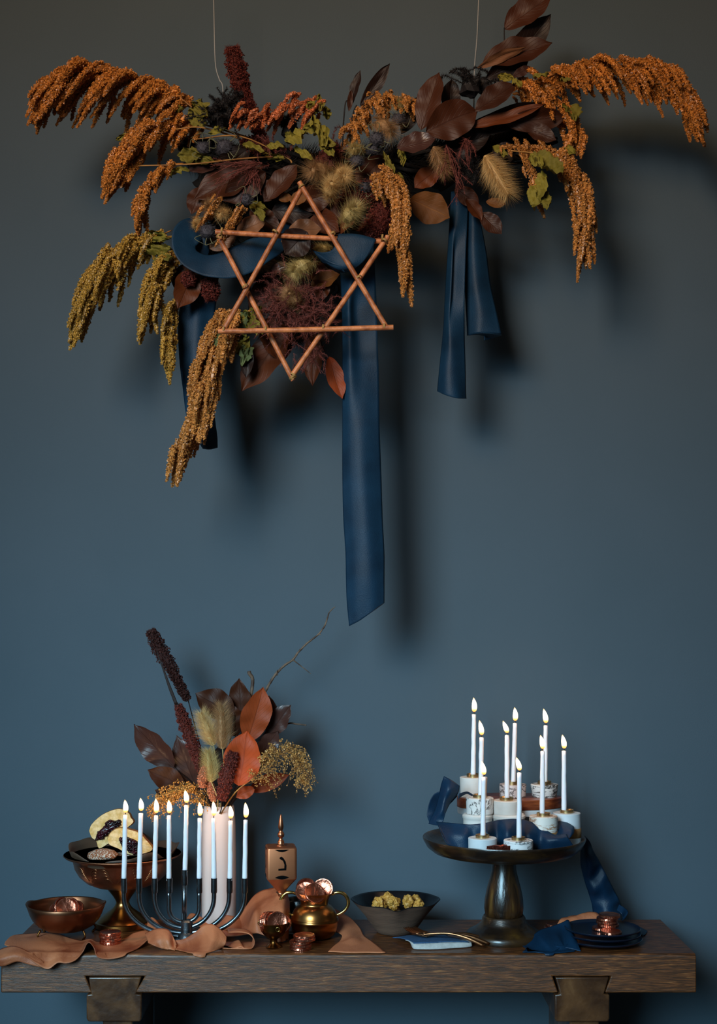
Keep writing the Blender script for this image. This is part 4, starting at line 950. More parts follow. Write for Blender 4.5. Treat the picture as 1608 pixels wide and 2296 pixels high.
def feather(parent, c, rpx, nst, m='astilbe', seed=0, dirs=None, name='astilbe_plume', up=0.):
    """soft plume: many thin strands, each with tiny side hairs"""
    rg = np.random.default_rng(seed+7); C_ = np.array(W(*c)); k = mpp(c[2]); g = G()
    for i in range(nst):
        d = rg.normal(size=3); d[1] = -abs(d[1])*.5
        if dirs: q = np.array([dirs[i % len(dirs)][0], -.2, -dirs[i % len(dirs)][1]], float); d = q/np.linalg.norm(q)*2.2+d*.6
        d /= np.linalg.norm(d); L_ = rpx*k*rg.uniform(.55, 1.05); s = C_+(d*L_*rg.uniform(0, .25) if dirs else rg.normal(size=3)*np.array([.36, .12, .36])*rpx*k)
        if not dirs: L_ *= .55; d = d+(s-C_)/(rpx*k)*.9; d /= np.linalg.norm(d)
        e = s+d*L_; mid = (s+e)/2+rg.normal(size=3)*L_*.1; e[2] -= L_*.12
        g.add(*tube([s, mid, e], [.0007, .0003], 4, n=7))
        v, f = hairs([s, mid, e], [.0004]*2, [.009, .007, .003], 46, .0003, lean=.9, seed=int(rg.integers(1e6))); g.add(v, f)
    return g.mk(name, M[m], parent, smooth=False)
def thistle(parent, c, rpx, seed=0):
    C_ = W(*c); r = rpx*mpp(c[2]); g = G(); g.add(*blob(C_, r*.62, seed, .1, 2, 2))
    v, f = hairs([C_-Vector((0,0,r*.5)), C_, C_+Vector((0,0,r*.5))], [r*.4, r*.62, r*.4], [r*.5, r*.45, r*.5], 420, .0006, lean=.1, seed=seed); g.add(v, f)
    o = g.mk('thistle_head', M['thistle'], parent, smooth=False); g2 = G(); rg = np.random.default_rng(seed)
    for i in range(5):
        a = 2*PI*i/5+rg.random()*1.5; d = Vector((math.cos(a), -.2, math.sin(a))); s = C_+d*r*.5; e1 = C_+d*r*1.25+Vector((0, -.003, 0)); d2 = Vector((math.cos(a+.9), -.4, math.sin(a+.9)))
        g2.add(*tube([s, e1, C_+d2*r*1.3+Vector((0,-.004,0))], [.0009, .0007, .0002], 5, n=9))
    g2.mk('bract', M['thistle_bract'], o, smooth=True); return o
def needles(parent, c, rpx, nst, seed=0, dirs=None, m='needle_black'):
    rg = np.random.default_rng(seed); C_ = np.array(W(*c)); k = mpp(c[2]); g = G(); g.add(*blob(Vector(C_)+Vector((0,.006,0)), rpx*k*.38, seed, .4, 2, 2))
    for i in range(nst):
        d = rg.normal(size=3)
        if dirs: q = np.array([dirs[i % len(dirs)][0], 0, -dirs[i % len(dirs)][1]], float); d = q/np.linalg.norm(q)*1.6+d*.6
        d[1] = -abs(d[1])*.6; d /= np.linalg.norm(d); L_ = rpx*k*rg.uniform(.6, 1.1); e = C_+d*L_; mid = (C_+e)/2+rg.normal(size=3)*L_*.2; e = e+np.array([d[0]*.25, 0, -.3])*L_*.6
        g.add(*tube([C_, mid, e], [.0012, .0006], 5, n=10)); v, f = hairs([C_, mid, e], [.0008]*2, [.006, .006, .0045], 230, .0005, lean=.35, seed=int(rg.integers(1e6))); g.add(v, f)
    return g.mk('needle_sprig', M[m], parent, smooth=False)
def spray(path, lens, nst, m, seed=0, side=None, tag=None, depth=.02):
    """loose panicle: hair-thin arching strands with rice-like grains"""
    rg = np.random.default_rng(seed); P = [W(*q) for q in path]; C = cr(P, 50); T_ = np.gradient(C, axis=0); g = G(); gs = G()
    g.add(*tube(P, [.0014, .0009, .0004], 6, n=30))
    for i in range(nst):
        t = rg.uniform(.22, 1); ix = int(t*49); c = C[ix]; d = T_[ix]/np.linalg.norm(T_[ix]); L_ = np.interp(t, np.linspace(0, 1, len(lens)), lens)*mpp(path[0][2])*rg.uniform(.6, 1.15)
        d1 = d+rg.normal(size=3)*.62; d1 /= np.linalg.norm(d1); m1 = c+d1*L_*.5; e = m1+(d1*.5+np.array([0, 0, -.6]))*L_*.55
        g.add(*tube([c, m1, e], [.0004, .0002], 4, n=8, cap=False))
        v, f = seeds([c*.5+m1*.5, m1, e], [.002, .004, .004, .0012], 13, .0012, seed=int(rg.integers(1e6)), clump=0); v = v.copy(); gs.add(v, f.tolist())
    r = thing('grain_spray', P[0], tag[0], tag[1], tag[2] if len(tag) > 2 else None)
    g.mk('stalk', M['straw_stem'], r); gs.mk('grain', M[m], r, smooth=False)['kind'] = 'stuff'; return r
# ---------------------------------------------------------------- hanging garland
gd = thing('hanging_garland', (W(800, V0, .2).x, .2, W(800, 330, .2).z), 'wide hanging garland of dried amaranth, brown magnolia leaves, thistles and grasses on two wires', 'garland')
for P in ([(478,-60,.19),(480,30,.19),(483,140,.19),(492,178,.19),(500,200,.19),(500,300,.2)], [(1076,-60,.19),(1070,80,.19),(1064,160,.19),(1062,300,.2)]):
    V, F = tube([W(*q) for q in P], .0013, 6, n=24); mk('wire', V, F, M['wire'], gd)
g = G()
rg = np.random.default_rng(5)
for i in range(16):
    P = []
    for u in range(400, 1260, 60):
        bow = 330+36*math.sin((u-400)/860*PI)+rg.uniform(-26, 26); P.append(W(u+rg.uniform(-10,10), bow, .2+rg.uniform(-.03,.03)))
    g.add(*tube(P, .003, 6, n=50))
for i in range(10):
    P = [W(660+rg.uniform(-90,90)+x*rg.uniform(-30,30), 380+i*0+x*90+rg.uniform(-10,10), .2+rg.uniform(-.025,.03)) for x in range(5)]
    g.add(*tube(P, .0025, 6, n=30))
v, f = hairs([W(420,345,.21), W(600,380,.215), W(840,375,.215), W(1060,340,.21), W(1230,300,.21)], [.018,.03,.034,.03,.012], [.03,.035,.035,.03,.02], 9000, .0009, lean=.5, seed=2); g.add(v, f)
v, f = hairs([W(690,380,.225), W(670,520,.225), W(660,680,.225), W(650,760,.225)], [.05,.055,.04,.015], [.035,.04,.03,.02], 7000, .0009, lean=.4, seed=3); g.add(v, f)
v, f = hairs([W(520,420,.225), W(500,520,.225), W(470,600,.225)], [.02,.03,.02], [.03,.03,.02], 2500, .0009, lean=.4, seed=4); g.add(v, f)
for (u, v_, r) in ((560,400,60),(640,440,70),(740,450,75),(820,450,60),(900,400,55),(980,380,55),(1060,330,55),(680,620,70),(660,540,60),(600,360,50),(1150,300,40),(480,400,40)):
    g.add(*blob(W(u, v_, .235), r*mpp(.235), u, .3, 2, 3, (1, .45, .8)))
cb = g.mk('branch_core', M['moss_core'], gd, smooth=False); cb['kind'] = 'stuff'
# back to front: (material, base, tip, width, roll, curl)
LV = [('leaf_umber',(690,470,.13),(760,520,.12),56,10,.05),('leaf_brown',(560,470,.14),(630,520,.13),52,-10,.05),('leaf_dark',(720,420,.15),(800,470,.14),60,5,.05),('leaf_brown',(450,420,.14),(430,480,.13),44,5,.05),('leaf_umber',(980,380,.15),(930,420,.14),48,0,.05),('leaf_dark',(1100,360,.14),(1160,330,.13),50,0,.06),('leaf_umber',(690,590,.14),(740,640,.13),50,-15,.06),
 
 ('leaf_dark',(1130,160,.17),(1237,30,.14),62,10,.05),('leaf_brown',(1131,66,.15),(1238,-14,.13),66,-12,.06),('leaf_brown',(1082,140,.13),(1237,97,.13),74,-14,-.05),
 ('leaf_tan',(1070,152,.12),(1182,102,.115),26,35,.05),('leaf_dark',(1090,175,.14),(1190,130,.13),52,20,.06),('leaf_purple',(1150,172,.12),(1192,148,.12),22,0,.1),
 ('leaf_brown',(944,292,.11),(984,158,.10),62,-22,.08),('leaf_dark',(1008,262,.15),(1012,175,.14),46,10,.05),('leaf_brown',(955,296,.10),(1073,244,.10),86,10,.08),
 ('leaf_brown',(1066,250,.10),(1156,182,.10),56,-18,.05),('leaf_dark',(1030,300,.14),(1240,232,.12),52,15,.08),('leaf_umber',(1045,288,.115),(1225,244,.11),36,-20,-.06),
 ('leaf_brown',(1131,276,.12),(1273,260,.11),54,20,.08),('leaf_brown',(1180,288,.125),(1248,311,.11),40,0,.08),('leaf_purple',(890,332,.09),(978,314,.09),52,-14,-.05),
 ('leaf_dark',(1000,330,.14),(1100,300,.13),60,0,.05),('leaf_dark',(900,300,.16),(950,210,.16),40,0,.05),
 ('leaf_gold',(920,445,.13),(1008,489,.12),72,12,.04),('leaf_gold',(1090,452,.15),(1135,457,.14),23,0,.05),('leaf_umber',(1046,445,.15),(1082,492,.14),34,-20,.08),
 ('leaf_brown',(1078,478,.15),(1125,523,.14),42,0,.08),('leaf_brown',(1020,420,.16),(1075,460,.15),40,10,.08),
 ('leaf_purple',(494,368,.12),(418,380,.11),30,10,.05),('leaf_brown',(590,372,.13),(434,440,.11),84,14,.08),('leaf_brown',(596,386,.115),(500,450,.11),66,-10,.06),('leaf_brown',(602,448,.10),(664,366,.10),58,-18,.05),
 ('leaf_dark',(560,330,.14),(480,400,.14),60,0,.05),('leaf_brown',(640,400,.12),(590,450,.12),50,10,.05),('leaf_tan',(530,520,.10),(596,494,.10),46,-10,.05),('leaf_tan',(470,558,.11),(530,522,.10),42,12,.06),
 ('leaf_tan',(646,516,.085),(722,512,.09),50,-18,.05),('leaf_gold',(650,452,.10),(690,438,.09),30,0,.1),('leaf_gold',(625,448,.10),(655,440,.1),22,0,.1),('leaf_brown',(662,455,.12),(750,434,.11),60,15,.06),('leaf_dark',(610,470,.13),(700,480,.12),60,0,.05),
 ('leaf_umber',(738,528,.14),(790,438,.12),76,-14,.06),('leaf_brown',(760,470,.15),(850,500,.14),76,0,.06),('leaf_umber',(820,534,.12),(842,502,.12),32,0,.06),('leaf_tan',(626,560,.12),(690,528,.11),44,0,.06),
 ('leaf_dark',(690,520,.055),(640,572,.06),72,0,-.05),('leaf_gold',(697,640,.13),(762,614,.12),44,-20,.06),('leaf_umber',(706,660,.14),(740,635,.12),40,10,.06),('leaf_purple',(608,606,.12),(646,594,.11),24,0,.05),
 ('leaf_umber',(648,726,.15),(542,873,.12),84,14,.08),('leaf_umber',(600,712,.14),(628,806,.13),62,-14,.06),('leaf_umber',(706,745,.15),(699,862,.13),46,10,.08),('leaf_rust',(738,800,.14),(766,893,.12),42,-10,.06),
 ('leaf_dark',(556,768,.11),(553,846,.10),32,0,.06),('leaf_brown',(640,740,.17),(610,820,.16),60,0,.06),('leaf_umber',(438,604,.14),(400,688,.11),62,-14,.08),('leaf_brown',(425,590,.15),(392,650,.14),44,10,.06),
 ('leaf_brown',(620,620,.17),(560,700,.16),60,0,.06),('leaf_dark',(720,700,.18),(700,780,.17),60,0,.06),('leaf_dark',(560,560,.17),(620,640,.16),70,0,.05),('leaf_brown',(860,350,.15),(800,420,.14),60,0,.05),
 ('leaf_dark',(808,238,.14),(876,142,.12),31,15,.05),('leaf_dark',(786,238,.14),(806,156,.13),26,-30,.05),('leaf_brown',(782,250,.13),(789,200,.13),14,20,.05)]
for i, (m, b, t, w_, roll, cu_) in enumerate(LV):
    leaf(gd, 'magnolia_leaf', b, t, w_, M[m], roll=roll, curl=cu_, seed=i, belly=.52)
for P in ([(768,330,.16),(770,280,.15),(774,235,.14),(778,225,.14)], [(785,320,.16),(787,280,.15),(795,245,.14),(800,236,.14)], [(1100,220,.15),(1128,120,.14),(1131,62,.14)], [(735,800,.15),(720,770,.17),(700,700,.18)]):
    V, F = tube([W(*q) for q in P], [.0016,.0011], 6, n=16); mk('twig', V, F, M['needle_black'], gd)
# yellow-green crumpled leaves
GL = [(440,225,470,262,34),(462,262,430,228,26),(425,250,462,280,30),(400,348,452,346,30),(430,350,470,362,22),(380,395,415,372,14),(260,315,285,300,10),
      (640,318,688,296,34),(700,262,738,318,34),(712,250,692,228,20),(725,310,745,345,26),(660,335,700,352,18),(590,345,640,355,16),(545,328,592,336,16),(712,214,722,246,16),(680,290,716,280,22),(735,268,728,236,18),
      (1118,170,1150,176,16),(1150,178,1170,190,16),(1195,172,1232,164,12),(1256,178,1280,178,12),(1268,238,1296,262,46),(1195,345,1262,388,44,.055),(1188,350,1215,380,26,.055),(1222,390,1192,462,38,.055),(1205,425,1228,468,34,.055),(1262,330,1288,345,22),
      (560,462,600,470,22),(575,470,590,490,18),(870,392,905,398,18),(835,415,850,440,18),(330,525,372,535,22),(290,540,350,552,22),(305,560,388,560,20),(345,590,385,575,22),(322,545,300,560,18),
      (520,745,560,700,30),(548,700,580,740,28),(540,720,500,745,26),(530,790,560,760,26),(552,770,550,812,26),(560,735,585,700,22),(590,700,560,690,20),(600,725,575,745,22),(498,770,470,790,18),(545,760,530,740,24),(250,590,300,580,16),(640,300,668,318,22),(720,330,752,320,20),(600,330,632,322,16),(470,300,500,285,16),(380,250,410,240,14),(860,345,885,390,16),(895,330,905,370,14),(1105,330,1140,345,18)]
for i, (a, b, c_, d, w_, *yy) in enumerate(GL):
    y = yy[0] if yy else .085+.03*random.random(); sage = (500 < a < 560 and b > 700 and i % 2 == 0)
    leaf(gd, 'dried_leaf', (a, b, y+.01), (c_, d, y-.01), w_*1.15, M['leaf_sage' if sage else 'leaf_green'], roll=random.uniform(-40, 40), curl=random.uniform(-.1, .25), fold=random.uniform(0, .5), seed=100+i, rag=.16, crump=.24, nu=12, nv=20)
leaf(gd, 'dried_leaf', (482,776,.08), (505,744,.08), 26, M['leaf_sage'], roll=15, seed=300, rag=.08, crump=.1)
# amaranth
q = .13
plume(gd, [(475,272,.16),(420,228,.14),(340,186,.12),(250,168,.11),(170,162,.10),(120,190,.10),(98,225,.10)], 'amaranth_rust', [40,75,125,150,120,85,65], n=36, nf=110, a1=-60, seed=1, t0=.16, spread=55, pos_jit=13)
plume(gd, [(560,310,.16),(480,285,.14),(400,270,.12),(330,290,.11),(285,335,.10),(262,385,.10)], 'amaranth_rust', [30,45,80,105,100,75], n=26, nf=70, a1=-64, seed=2, t0=.28, spread=60, pos_jit=16)
plume(gd, [(495,360,.13),(430,366,.11),(380,372,.10),(340,398,.10),(322,440,.10),(316,480,.10)], 'amaranth_rust', [20,26,48,62,60], n=11, nf=24, a1=-80, seed=3, t0=.35, spread=60)
plume(gd, [(735,250,.12),(690,232,.10),(640,240,.09),(590,262,.09),(550,250,.09),(538,258,.09)], 'amaranth_red', [30,58,56,40,34], n=13, nf=34, a1=-60, seed=4, t0=.05, spread=60, pos_jit=13, tipn=1)
plume(gd, [(790,330,.17),(790,280,.15),(820,238,.14),(870,220,.14),(925,222,.14)], 'amaranth_brown', [34,50,52,50,40], n=12, nf=40, a1=-80, seed=5, t0=.05, spread=80, pos_jit=12, tipn=1)
plume(gd, [(1140,205,.16),(1200,182,.14),(1290,150,.12),(1390,138,.11),(1470,150,.10),(1530,195,.10),(1555,250,.10)], 'amaranth_rust', [55,70,105,120,100,95,80], n=32, nf=110, a1=-68, seed=6, t0=.05, spread=50, pos_jit=13)
plume(gd, [(1150,210,.15),(1210,210,.13),(1260,235,.12),(1285,275,.11),(1292,300,.11)], 'amaranth_rust', [40,50,60,60,55], n=12, nf=34, a1=-76, seed=7, t0=.02, spread=50, pos_jit=13)
plume(gd, [(1110,330,.13),(1180,330,.11),(1250,340,.10),(1290,390,.10),(1310,450,.10),(1308,530,.10)], 'amaranth_brown', [30,40,70,95,110,100], n=18, nf=60, a1=-84, seed=8, t0=.05, spread=70, pos_jit=13)
plume(gd, [(1165,345,.10),(1185,375,.09),(1200,420,.09)], 'amaranth_brown', [24,40,70], n=3, nf=4, a1=-70, seed=9, t0=.2, spread=20, tipn=1)
plume(gd, [(835,412,.10),(850,396,.085),(880,400,.075),(895,450,.07),(905,520,.07),(912,600,.07)], 'amaranth_brown', [45,75,110,100,85,85], n=20, nf=52, a1=-84, seed=10, t0=.05, spread=75, pos_jit=8, side=0)
plume(gd, [(400,530,.13),(340,535,.11),(280,550,.10),(235,590,.10),(205,640,.10),(180,700,.10)], 'amaranth_olive', [50,90,125,120,95,85], n=26, nf=80, a1=-72, seed=11, t0=.15, spread=55, pos_jit=16)
plume(gd, [(395,555,.13),(370,580,.11),(345,620,.10),(330,680,.10)], 'amaranth_olive', [50,80,95,90], n=12, nf=34, a1=-80, seed=12, t0=.15, spread=55, pos_jit=13)
plume(gd, [(400,660,.14),(385,690,.12),(376,730,.11),(376,790,.11)], 'amaranth_olive', [30,55,66,70], n=9, nf=18, a1=-86, seed=13, t0=.1, spread=80, pos_jit=5)
plume(gd, [(570,690,.12),(520,725,.10),(490,770,.09),(465,850,.09),(435,930,.09),(405,1000,.09)], 'amaranth_brown', [60,105,125,125,110,90], n=26, nf=84, a1=-78, seed=14, t0=.12, spread=75, pos_jit=13)
plume(gd, [(535,690,.11),(490,710,.10),(460,760,.09),(440,830,.09)], 'amaranth_brown', [30,50,80,90], n=9, nf=20, a1=-80, seed=15, t0=.15, spread=60, pos_jit=6)
plume(gd, [(498,442,.09),(480,462,.08),(462,485,.08)], 'amaranth_brown', [20,30,40], n=3, nf=6, a1=-60, seed=16, t0=.05, spread=40, tipn=1)
plume(gd, [(555,468,.08),(525,490,.07),(510,512,.065)], 'amaranth_brown', [24,36,50], n=4, nf=7, a1=-60, seed=17, t0=.05, spread=40, tipn=1)
# pale grasses
for i, (a, m) in enumerate((((716,384,.075,42),'grass_hair_tan'),((768,392,.08,38),'grass_hair'),((742,424,.07,36),'grass_hair'),((786,480,.06,38),'grass_hair_green'),((676,598,.06,36),'grass_hair_green'),((468,462,.10,28),'grass_hair_tan'),
        ((502,478,.10,24),'grass_hair'),((862,285,.11,36),'grass_hair_tan'),((660,670,.06,34),'grass_hair_tan'),((725,560,.10,24),'grass_hair_green'),((900,235,.15,26),'grass_hair_green'),((800,335,.12,24),'grass_hair_green'),((900,455,.14,34),'grass_hair_tan'),((440,498,.12,18),'grass_hair'))):
    pompom(gd, a[:3], a[3], m=m, seed=i)
bunny(gd, (1088,350,.10), (1140,436,.08), 46, 1900, 'grass_hair', 31, hair=1.7); bunny(gd, (972,330,.09), (1000,390,.08), 34, 1200, 'grass_hair_tan', 32, hair=1.6)
# dark spikes, plumes, thistles, needles
spike(gd, [(590,330,.17),(570,262,.16),(545,205,.15),(532,160,.14),(521,106,.13)], 44, 2600, 'millet_red', 1, rad=(.5,.7,.62,.95,1,.72))
for i, (P, w_) in enumerate((([(850,430,.12),(800,440,.12),(775,470,.13)],60),([(850,440,.13),(855,490,.12),(820,530,.12)],56),([(420,610,.12),(426,640,.12)],30),([(470,625,.12),(474,672,.12)],38),([(700,390,.15),(740,350,.15),(760,330,.15)],40),([(540,330,.15),(600,320,.15)],40))):
    spike(gd, P, w_, 1300, 'millet_red', 10+i, name='celosia_head', rad=(.7,1,1,.6))
feather(gd, (662,690,.075), 98, 120, seed=1); feather(gd, (640,655,.08), 66, 60, seed=8); feather(gd, (695,705,.075), 74, 60, seed=9); feather(gd, (625,700,.085), 50, 40, seed=18); feather(gd, (700,770,.09), 60, 16, seed=2, dirs=[(-.3,1),(.1,1),(.3,1)])
feather(gd, (590,365,.10), 130, 14, seed=3, dirs=[(-1,.35),(-1,.55),(-.8,.2)]); feather(gd, (570,375,.10), 60, 12, seed=4, dirs=[(0,1),(-.4,1)])
feather(gd, (1000,325,.09), 95, 14, seed=5, dirs=[(.1,1),(.25,1),(0,1)]); feather(gd, (1025,385,.085), 78, 4, seed=6, dirs=[(.2,1)]); feather(gd, (1045,310,.10), 60, 12, seed=7, dirs=[(-.1,1),(.3,.8)])
feather(gd, (615,330,.11), 50, 14, seed=11); feather(gd, (745,345,.14), 60, 20, seed=12)
for i, (u, v_, y, r) in enumerate(((456,332,.09,24),(504,330,.09,28),(552,448,.08,22),(465,520,.08,26),(845,312,.10,26),(800,362,.10,22),(836,335,.11,22),(893,268,.13,22),(818,420,.10,20),(815,440,.12,18))):
    thistle(gd, (u, v_, y), r, i)
needles(gd, (500,262,.11), 72, 24, 1, dirs=[(-.3,-1),(.2,-1),(.5,-.8),(-.6,-.3),(.7,-.1)]); needles(gd, (507,250,.10), 56, 22, 2)
needles(gd, (1055,195,.13), 62, 9, 3, dirs=[(-.3,-1),(-.1,-1),(-.6,-.8)]); needles(gd, (1090,190,.15), 50, 9, 4); needles(gd, (650,290,.13), 50, 9, 5, dirs=[(0,-1),(-.4,-1)])
needles(gd, (1045,350,.13), 55, 8, 6, dirs=[(0,1),(.3,1)])
# bare straw stalks
for P in ([(380,200,.12),(430,240,.12),(470,272,.13)],[(395,290,.10),(440,285,.10),(490,295,.11),(540,312,.12)],[(300,372,.1),(430,368,.09),(520,358,.1),(600,352,.11),(640,355,.12)],[(440,312,.09),(540,306,.10),(640,352,.12),(655,365,.12)],
          [(384,517,.12),(350,530,.11),(300,532,.11)],[(388,568,.11),(370,590,.11)],[(1145,338,.09),(1190,342,.09),(1225,345,.09)]):
    V, F = tube([W(*x) for x in P], [.0012,.0016], 6, n=16); mk('stalk', V, F, M['straw_stem'], gd)
print('tassels', NT[0])
# ---------------------------------------------------------------- navy ribbons on the garland
g = G()
def rb(rows, nr=60, nc=18, wob=.006): g.add(*loft(rows, nr, nc, wob=wob*.6, ws=40, zs=.2))
# swag from the left loop to the middle, folded back on itself, and left tail
rb([[(446,492,.13),(452,540,.125)],[(425,489,.118),(446,545,.115)],[(402,498,.105),(440,552,.112)],[(387,520,.094),(440,560,.108)],[(387,556,.086),(446,566,.104)],[(406,590,.080),(462,571,.098)],
    [(440,612,.076),(484,570,.092)],[(480,622,.074),(508,562,.088)],[(520,623,.075),(532,550,.088)],[(560,612,.080),(560,536,.092)],[(600,588,.092),(592,528,.10)],[(645,550,.12),(635,500,.125)],[(664,470,.15),(640,440,.155)]], 100, 14, wob=.005)
rb([[(446,492,.13),(430,520,.135)],[(455,515,.128),(425,560,.14)],[(462,540,.13),(440,590,.145)],[(470,560,.14),(455,610,.15)]], 30, 10, wob=.004)
g.mk('navy_ribbon', M['navy_silk'], tag=('navy silk ribbon looped low across the garland behind the wooden star', 'ribbon', 'ribbons on the garland'), thick=.0009)
g = G()
rb([[(455,600,.16),(475,600,.15),(492,600,.16)],[(412,660,.17),(442,664,.155),(486,668,.17)],[(400,720,.17),(440,722,.155),(480,720,.17)],[(402,800,.17),(438,800,.155),(476,800,.17)],[(410,870,.17),(440,872,.155),(478,870,.17)],
    [(420,940,.17),(448,940,.155),(482,938,.17)],[(438,978,.17),(460,985,.16),(487,976,.17)],[(455,1006,.17),(470,1008,.16),(488,1004,.17)]], 70, 16)
g.mk('navy_ribbon', M['navy_silk'], tag=('navy silk ribbon tail hanging behind the long brown amaranth at the garland end', 'ribbon', 'ribbons on the garland'), thick=.0009)
g = G()
rb([[(760,540,.11),(790,536,.10),(838,545,.11)],[(763,600,.12),(800,600,.105),(841,610,.12)],[(766,680,.13),(782,680,.11),(800,682,.125),(845,690,.12)],[(768,760,.13),(785,760,.118),(805,762,.13),(847,765,.125)],
    [(768,850,.135),(785,850,.12),(810,850,.125),(850,850,.13)],[(768,950,.14),(785,950,.125),(812,950,.12),(851,950,.13)],[(768,1060,.14),(790,1060,.125),(818,1060,.12),(855,1060,.135)],[(770,1160,.14),(795,1160,.125),(825,1160,.12),(858,1160,.135)],
    [(775,1240,.14),(800,1240,.125),(830,1240,.12),(862,1240,.135)],[(776,1300,.14),(800,1300,.125),(832,1298,.12),(862,1296,.135)],[(778,1350,.14),(802,1348,.127),(834,1332,.122),(862,1318,.135)],[(783,1404,.14),(806,1392,.13),(835,1372,.125),(862,1352,.135)]], 120, 24, wob=.002)
g.mk('navy_ribbon', M['navy_silk'], tag=('longest navy silk ribbon, falling straight from the wooden star to above the table', 'ribbon', 'ribbons on the garland'), thick=.0009)
g = G()
rb([[(762,534,.062),(800,533,.062),(840,543,.064)],[(760,525,.052),(800,526,.052),(842,536,.054)],[(758,528,.0425),(800,530,.0425),(842,540,.0430)],[(752,548,.0425),(795,560,.0415),(830,566,.0435)],
    [(742,562,.046),(785,584,.042),(812,590,.046)],[(722,566,.056),(768,597,.044),(792,604,.054)],[(705,562,.07),(745,598,.052),(774,611,.062)],[(698,556,.085),(718,580,.07),(752,609,.075)]], 70, 20, wob=.004)
rb([[(700,560,.07),(712,575,.066),(724,590,.07)],[(730,578,.056),(738,588,.050),(750,600,.056)],[(758,588,.05),(764,596,.044),(775,612,.052)]], 24, 10, wob=.003)
g.mk('navy_ribbon', M['navy_silk'], tag=('short navy silk ribbon knotted over the top bar of the wooden star', 'ribbon', 'ribbons on the garland'), thick=.0009)
g = G()
rb([[(1012,430,.18),(1030,430,.17),(1050,440,.175)],[(1008,500,.175),(1022,500,.16),(1048,500,.165)],[(1003,580,.17),(1014,580,.155),(1018,582,.165),(1044,580,.155)],[(998,660,.17),(1010,660,.155),(1016,662,.165),(1042,660,.155)],
    [(994,740,.17),(1003,742,.155),(1012,745,.15),(1042,742,.16)],[(986,820,.17),(1000,824,.152),(1020,826,.15),(1044,826,.165)],[(981,872,.17),(1000,880,.152),(1024,886,.15),(1045,884,.17)],[(981,876,.17),(1002,886,.155),(1028,893,.155),(1046,894,.172)]], 80, 24, wob=.003)
g.mk('navy_ribbon', M['navy_silk'], tag=('narrow folded navy silk ribbon, longer of the two beneath the magnolia leaves', 'ribbon', 'ribbons on the garland'), thick=.0009)
g = G()
rb([[(1040,430,.19),(1052,440,.18),(1062,450,.185)],[(1042,480,.185),(1060,480,.17),(1074,486,.18)],[(1040,560,.18),(1062,560,.165),(1090,560,.18)],[(1042,640,.18),(1068,640,.165),(1100,635,.18)],[(1046,710,.18),(1080,706,.163),(1114,700,.175)],
    [(1048,752,.18),(1078,746,.163),(1124,748,.17)]], 60, 18)
rb([[(1048,752,.18),(1078,746,.163),(1124,750,.17)],[(1082,750,.176),(1095,756,.185),(1124,752,.185)],[(1086,764,.178),(1100,760,.19),(1112,756,.19)]], 14, 12, wob=0)
g.mk('navy_ribbon', M['navy_silk'], tag=('short wide navy silk ribbon ending in a turned corner beneath the magnolia leaves', 'ribbon', 'ribbons on the garland'), thick=.0009)
# ---------------------------------------------------------------- star
SY = .045; st = thing('wooden_star', W(675, 640, SY), 'six-pointed star of tied brown wooden sticks hung before the garland', 'star')
def stick(a, b, y):
    V, F = tube([W(a[0], a[1], y), W((a[0]+b[0])/2+.6, (a[1]+b[1])/2+.8, y), W(b[0], b[1], y)], mpp(SY)*5.9, 12, n=10)
    o = mk('stick', V, F, M['stick_wood'], st); autosmooth(o, .9)
r9 = .0092
stick((483,520), (871,542), SY+r9*.5); stick((489,528), (658,853), SY+r9*1.4); stick((870,530), (653,845), SY-r9*.3)
stick((675,426), (498,746), SY-r9*.6); stick((671,408), (866,733), SY-r9*1.2); stick((489,743), (882,734), SY-r9*1.9)
def tie(u, v, ang, y, w_=9):
    """string wound three times round a crossing"""
    g = G(); c = W(u, v, y)
    for j in range(3):
        P = []; ax = Vector((math.cos(ang), 0, -math.sin(ang))); pr = Vector((math.sin(ang), 0, math.cos(ang)))
        for i in range(13):
            a = 2*PI*i/12; P.append(c+ax*(j-1)*.0011+pr*(math.cos(a)*.0056)+Vector((0, -.0075+math.sin(a)*.0105, 0)))
        g.add(*tube(P, .0006, 5, cap=False))
    g.mk('twine_tie', M['twine'], st)
for (u, v, a) in ((677,422,1.05),(618,523,-1.05),(746,527,1.05),(499,521,.05),(493,532,1.05),(551,645,1.0),(804,625,1.05),(857,536,.1),(862,543,-1.0),(503,742,0),(597,741,0),(725,737,0),(861,735,0),(659,843,-1.0),(656,848,1.0)):
    tie(u, v, a, SY-r9*.6 if v > 700 else SY)
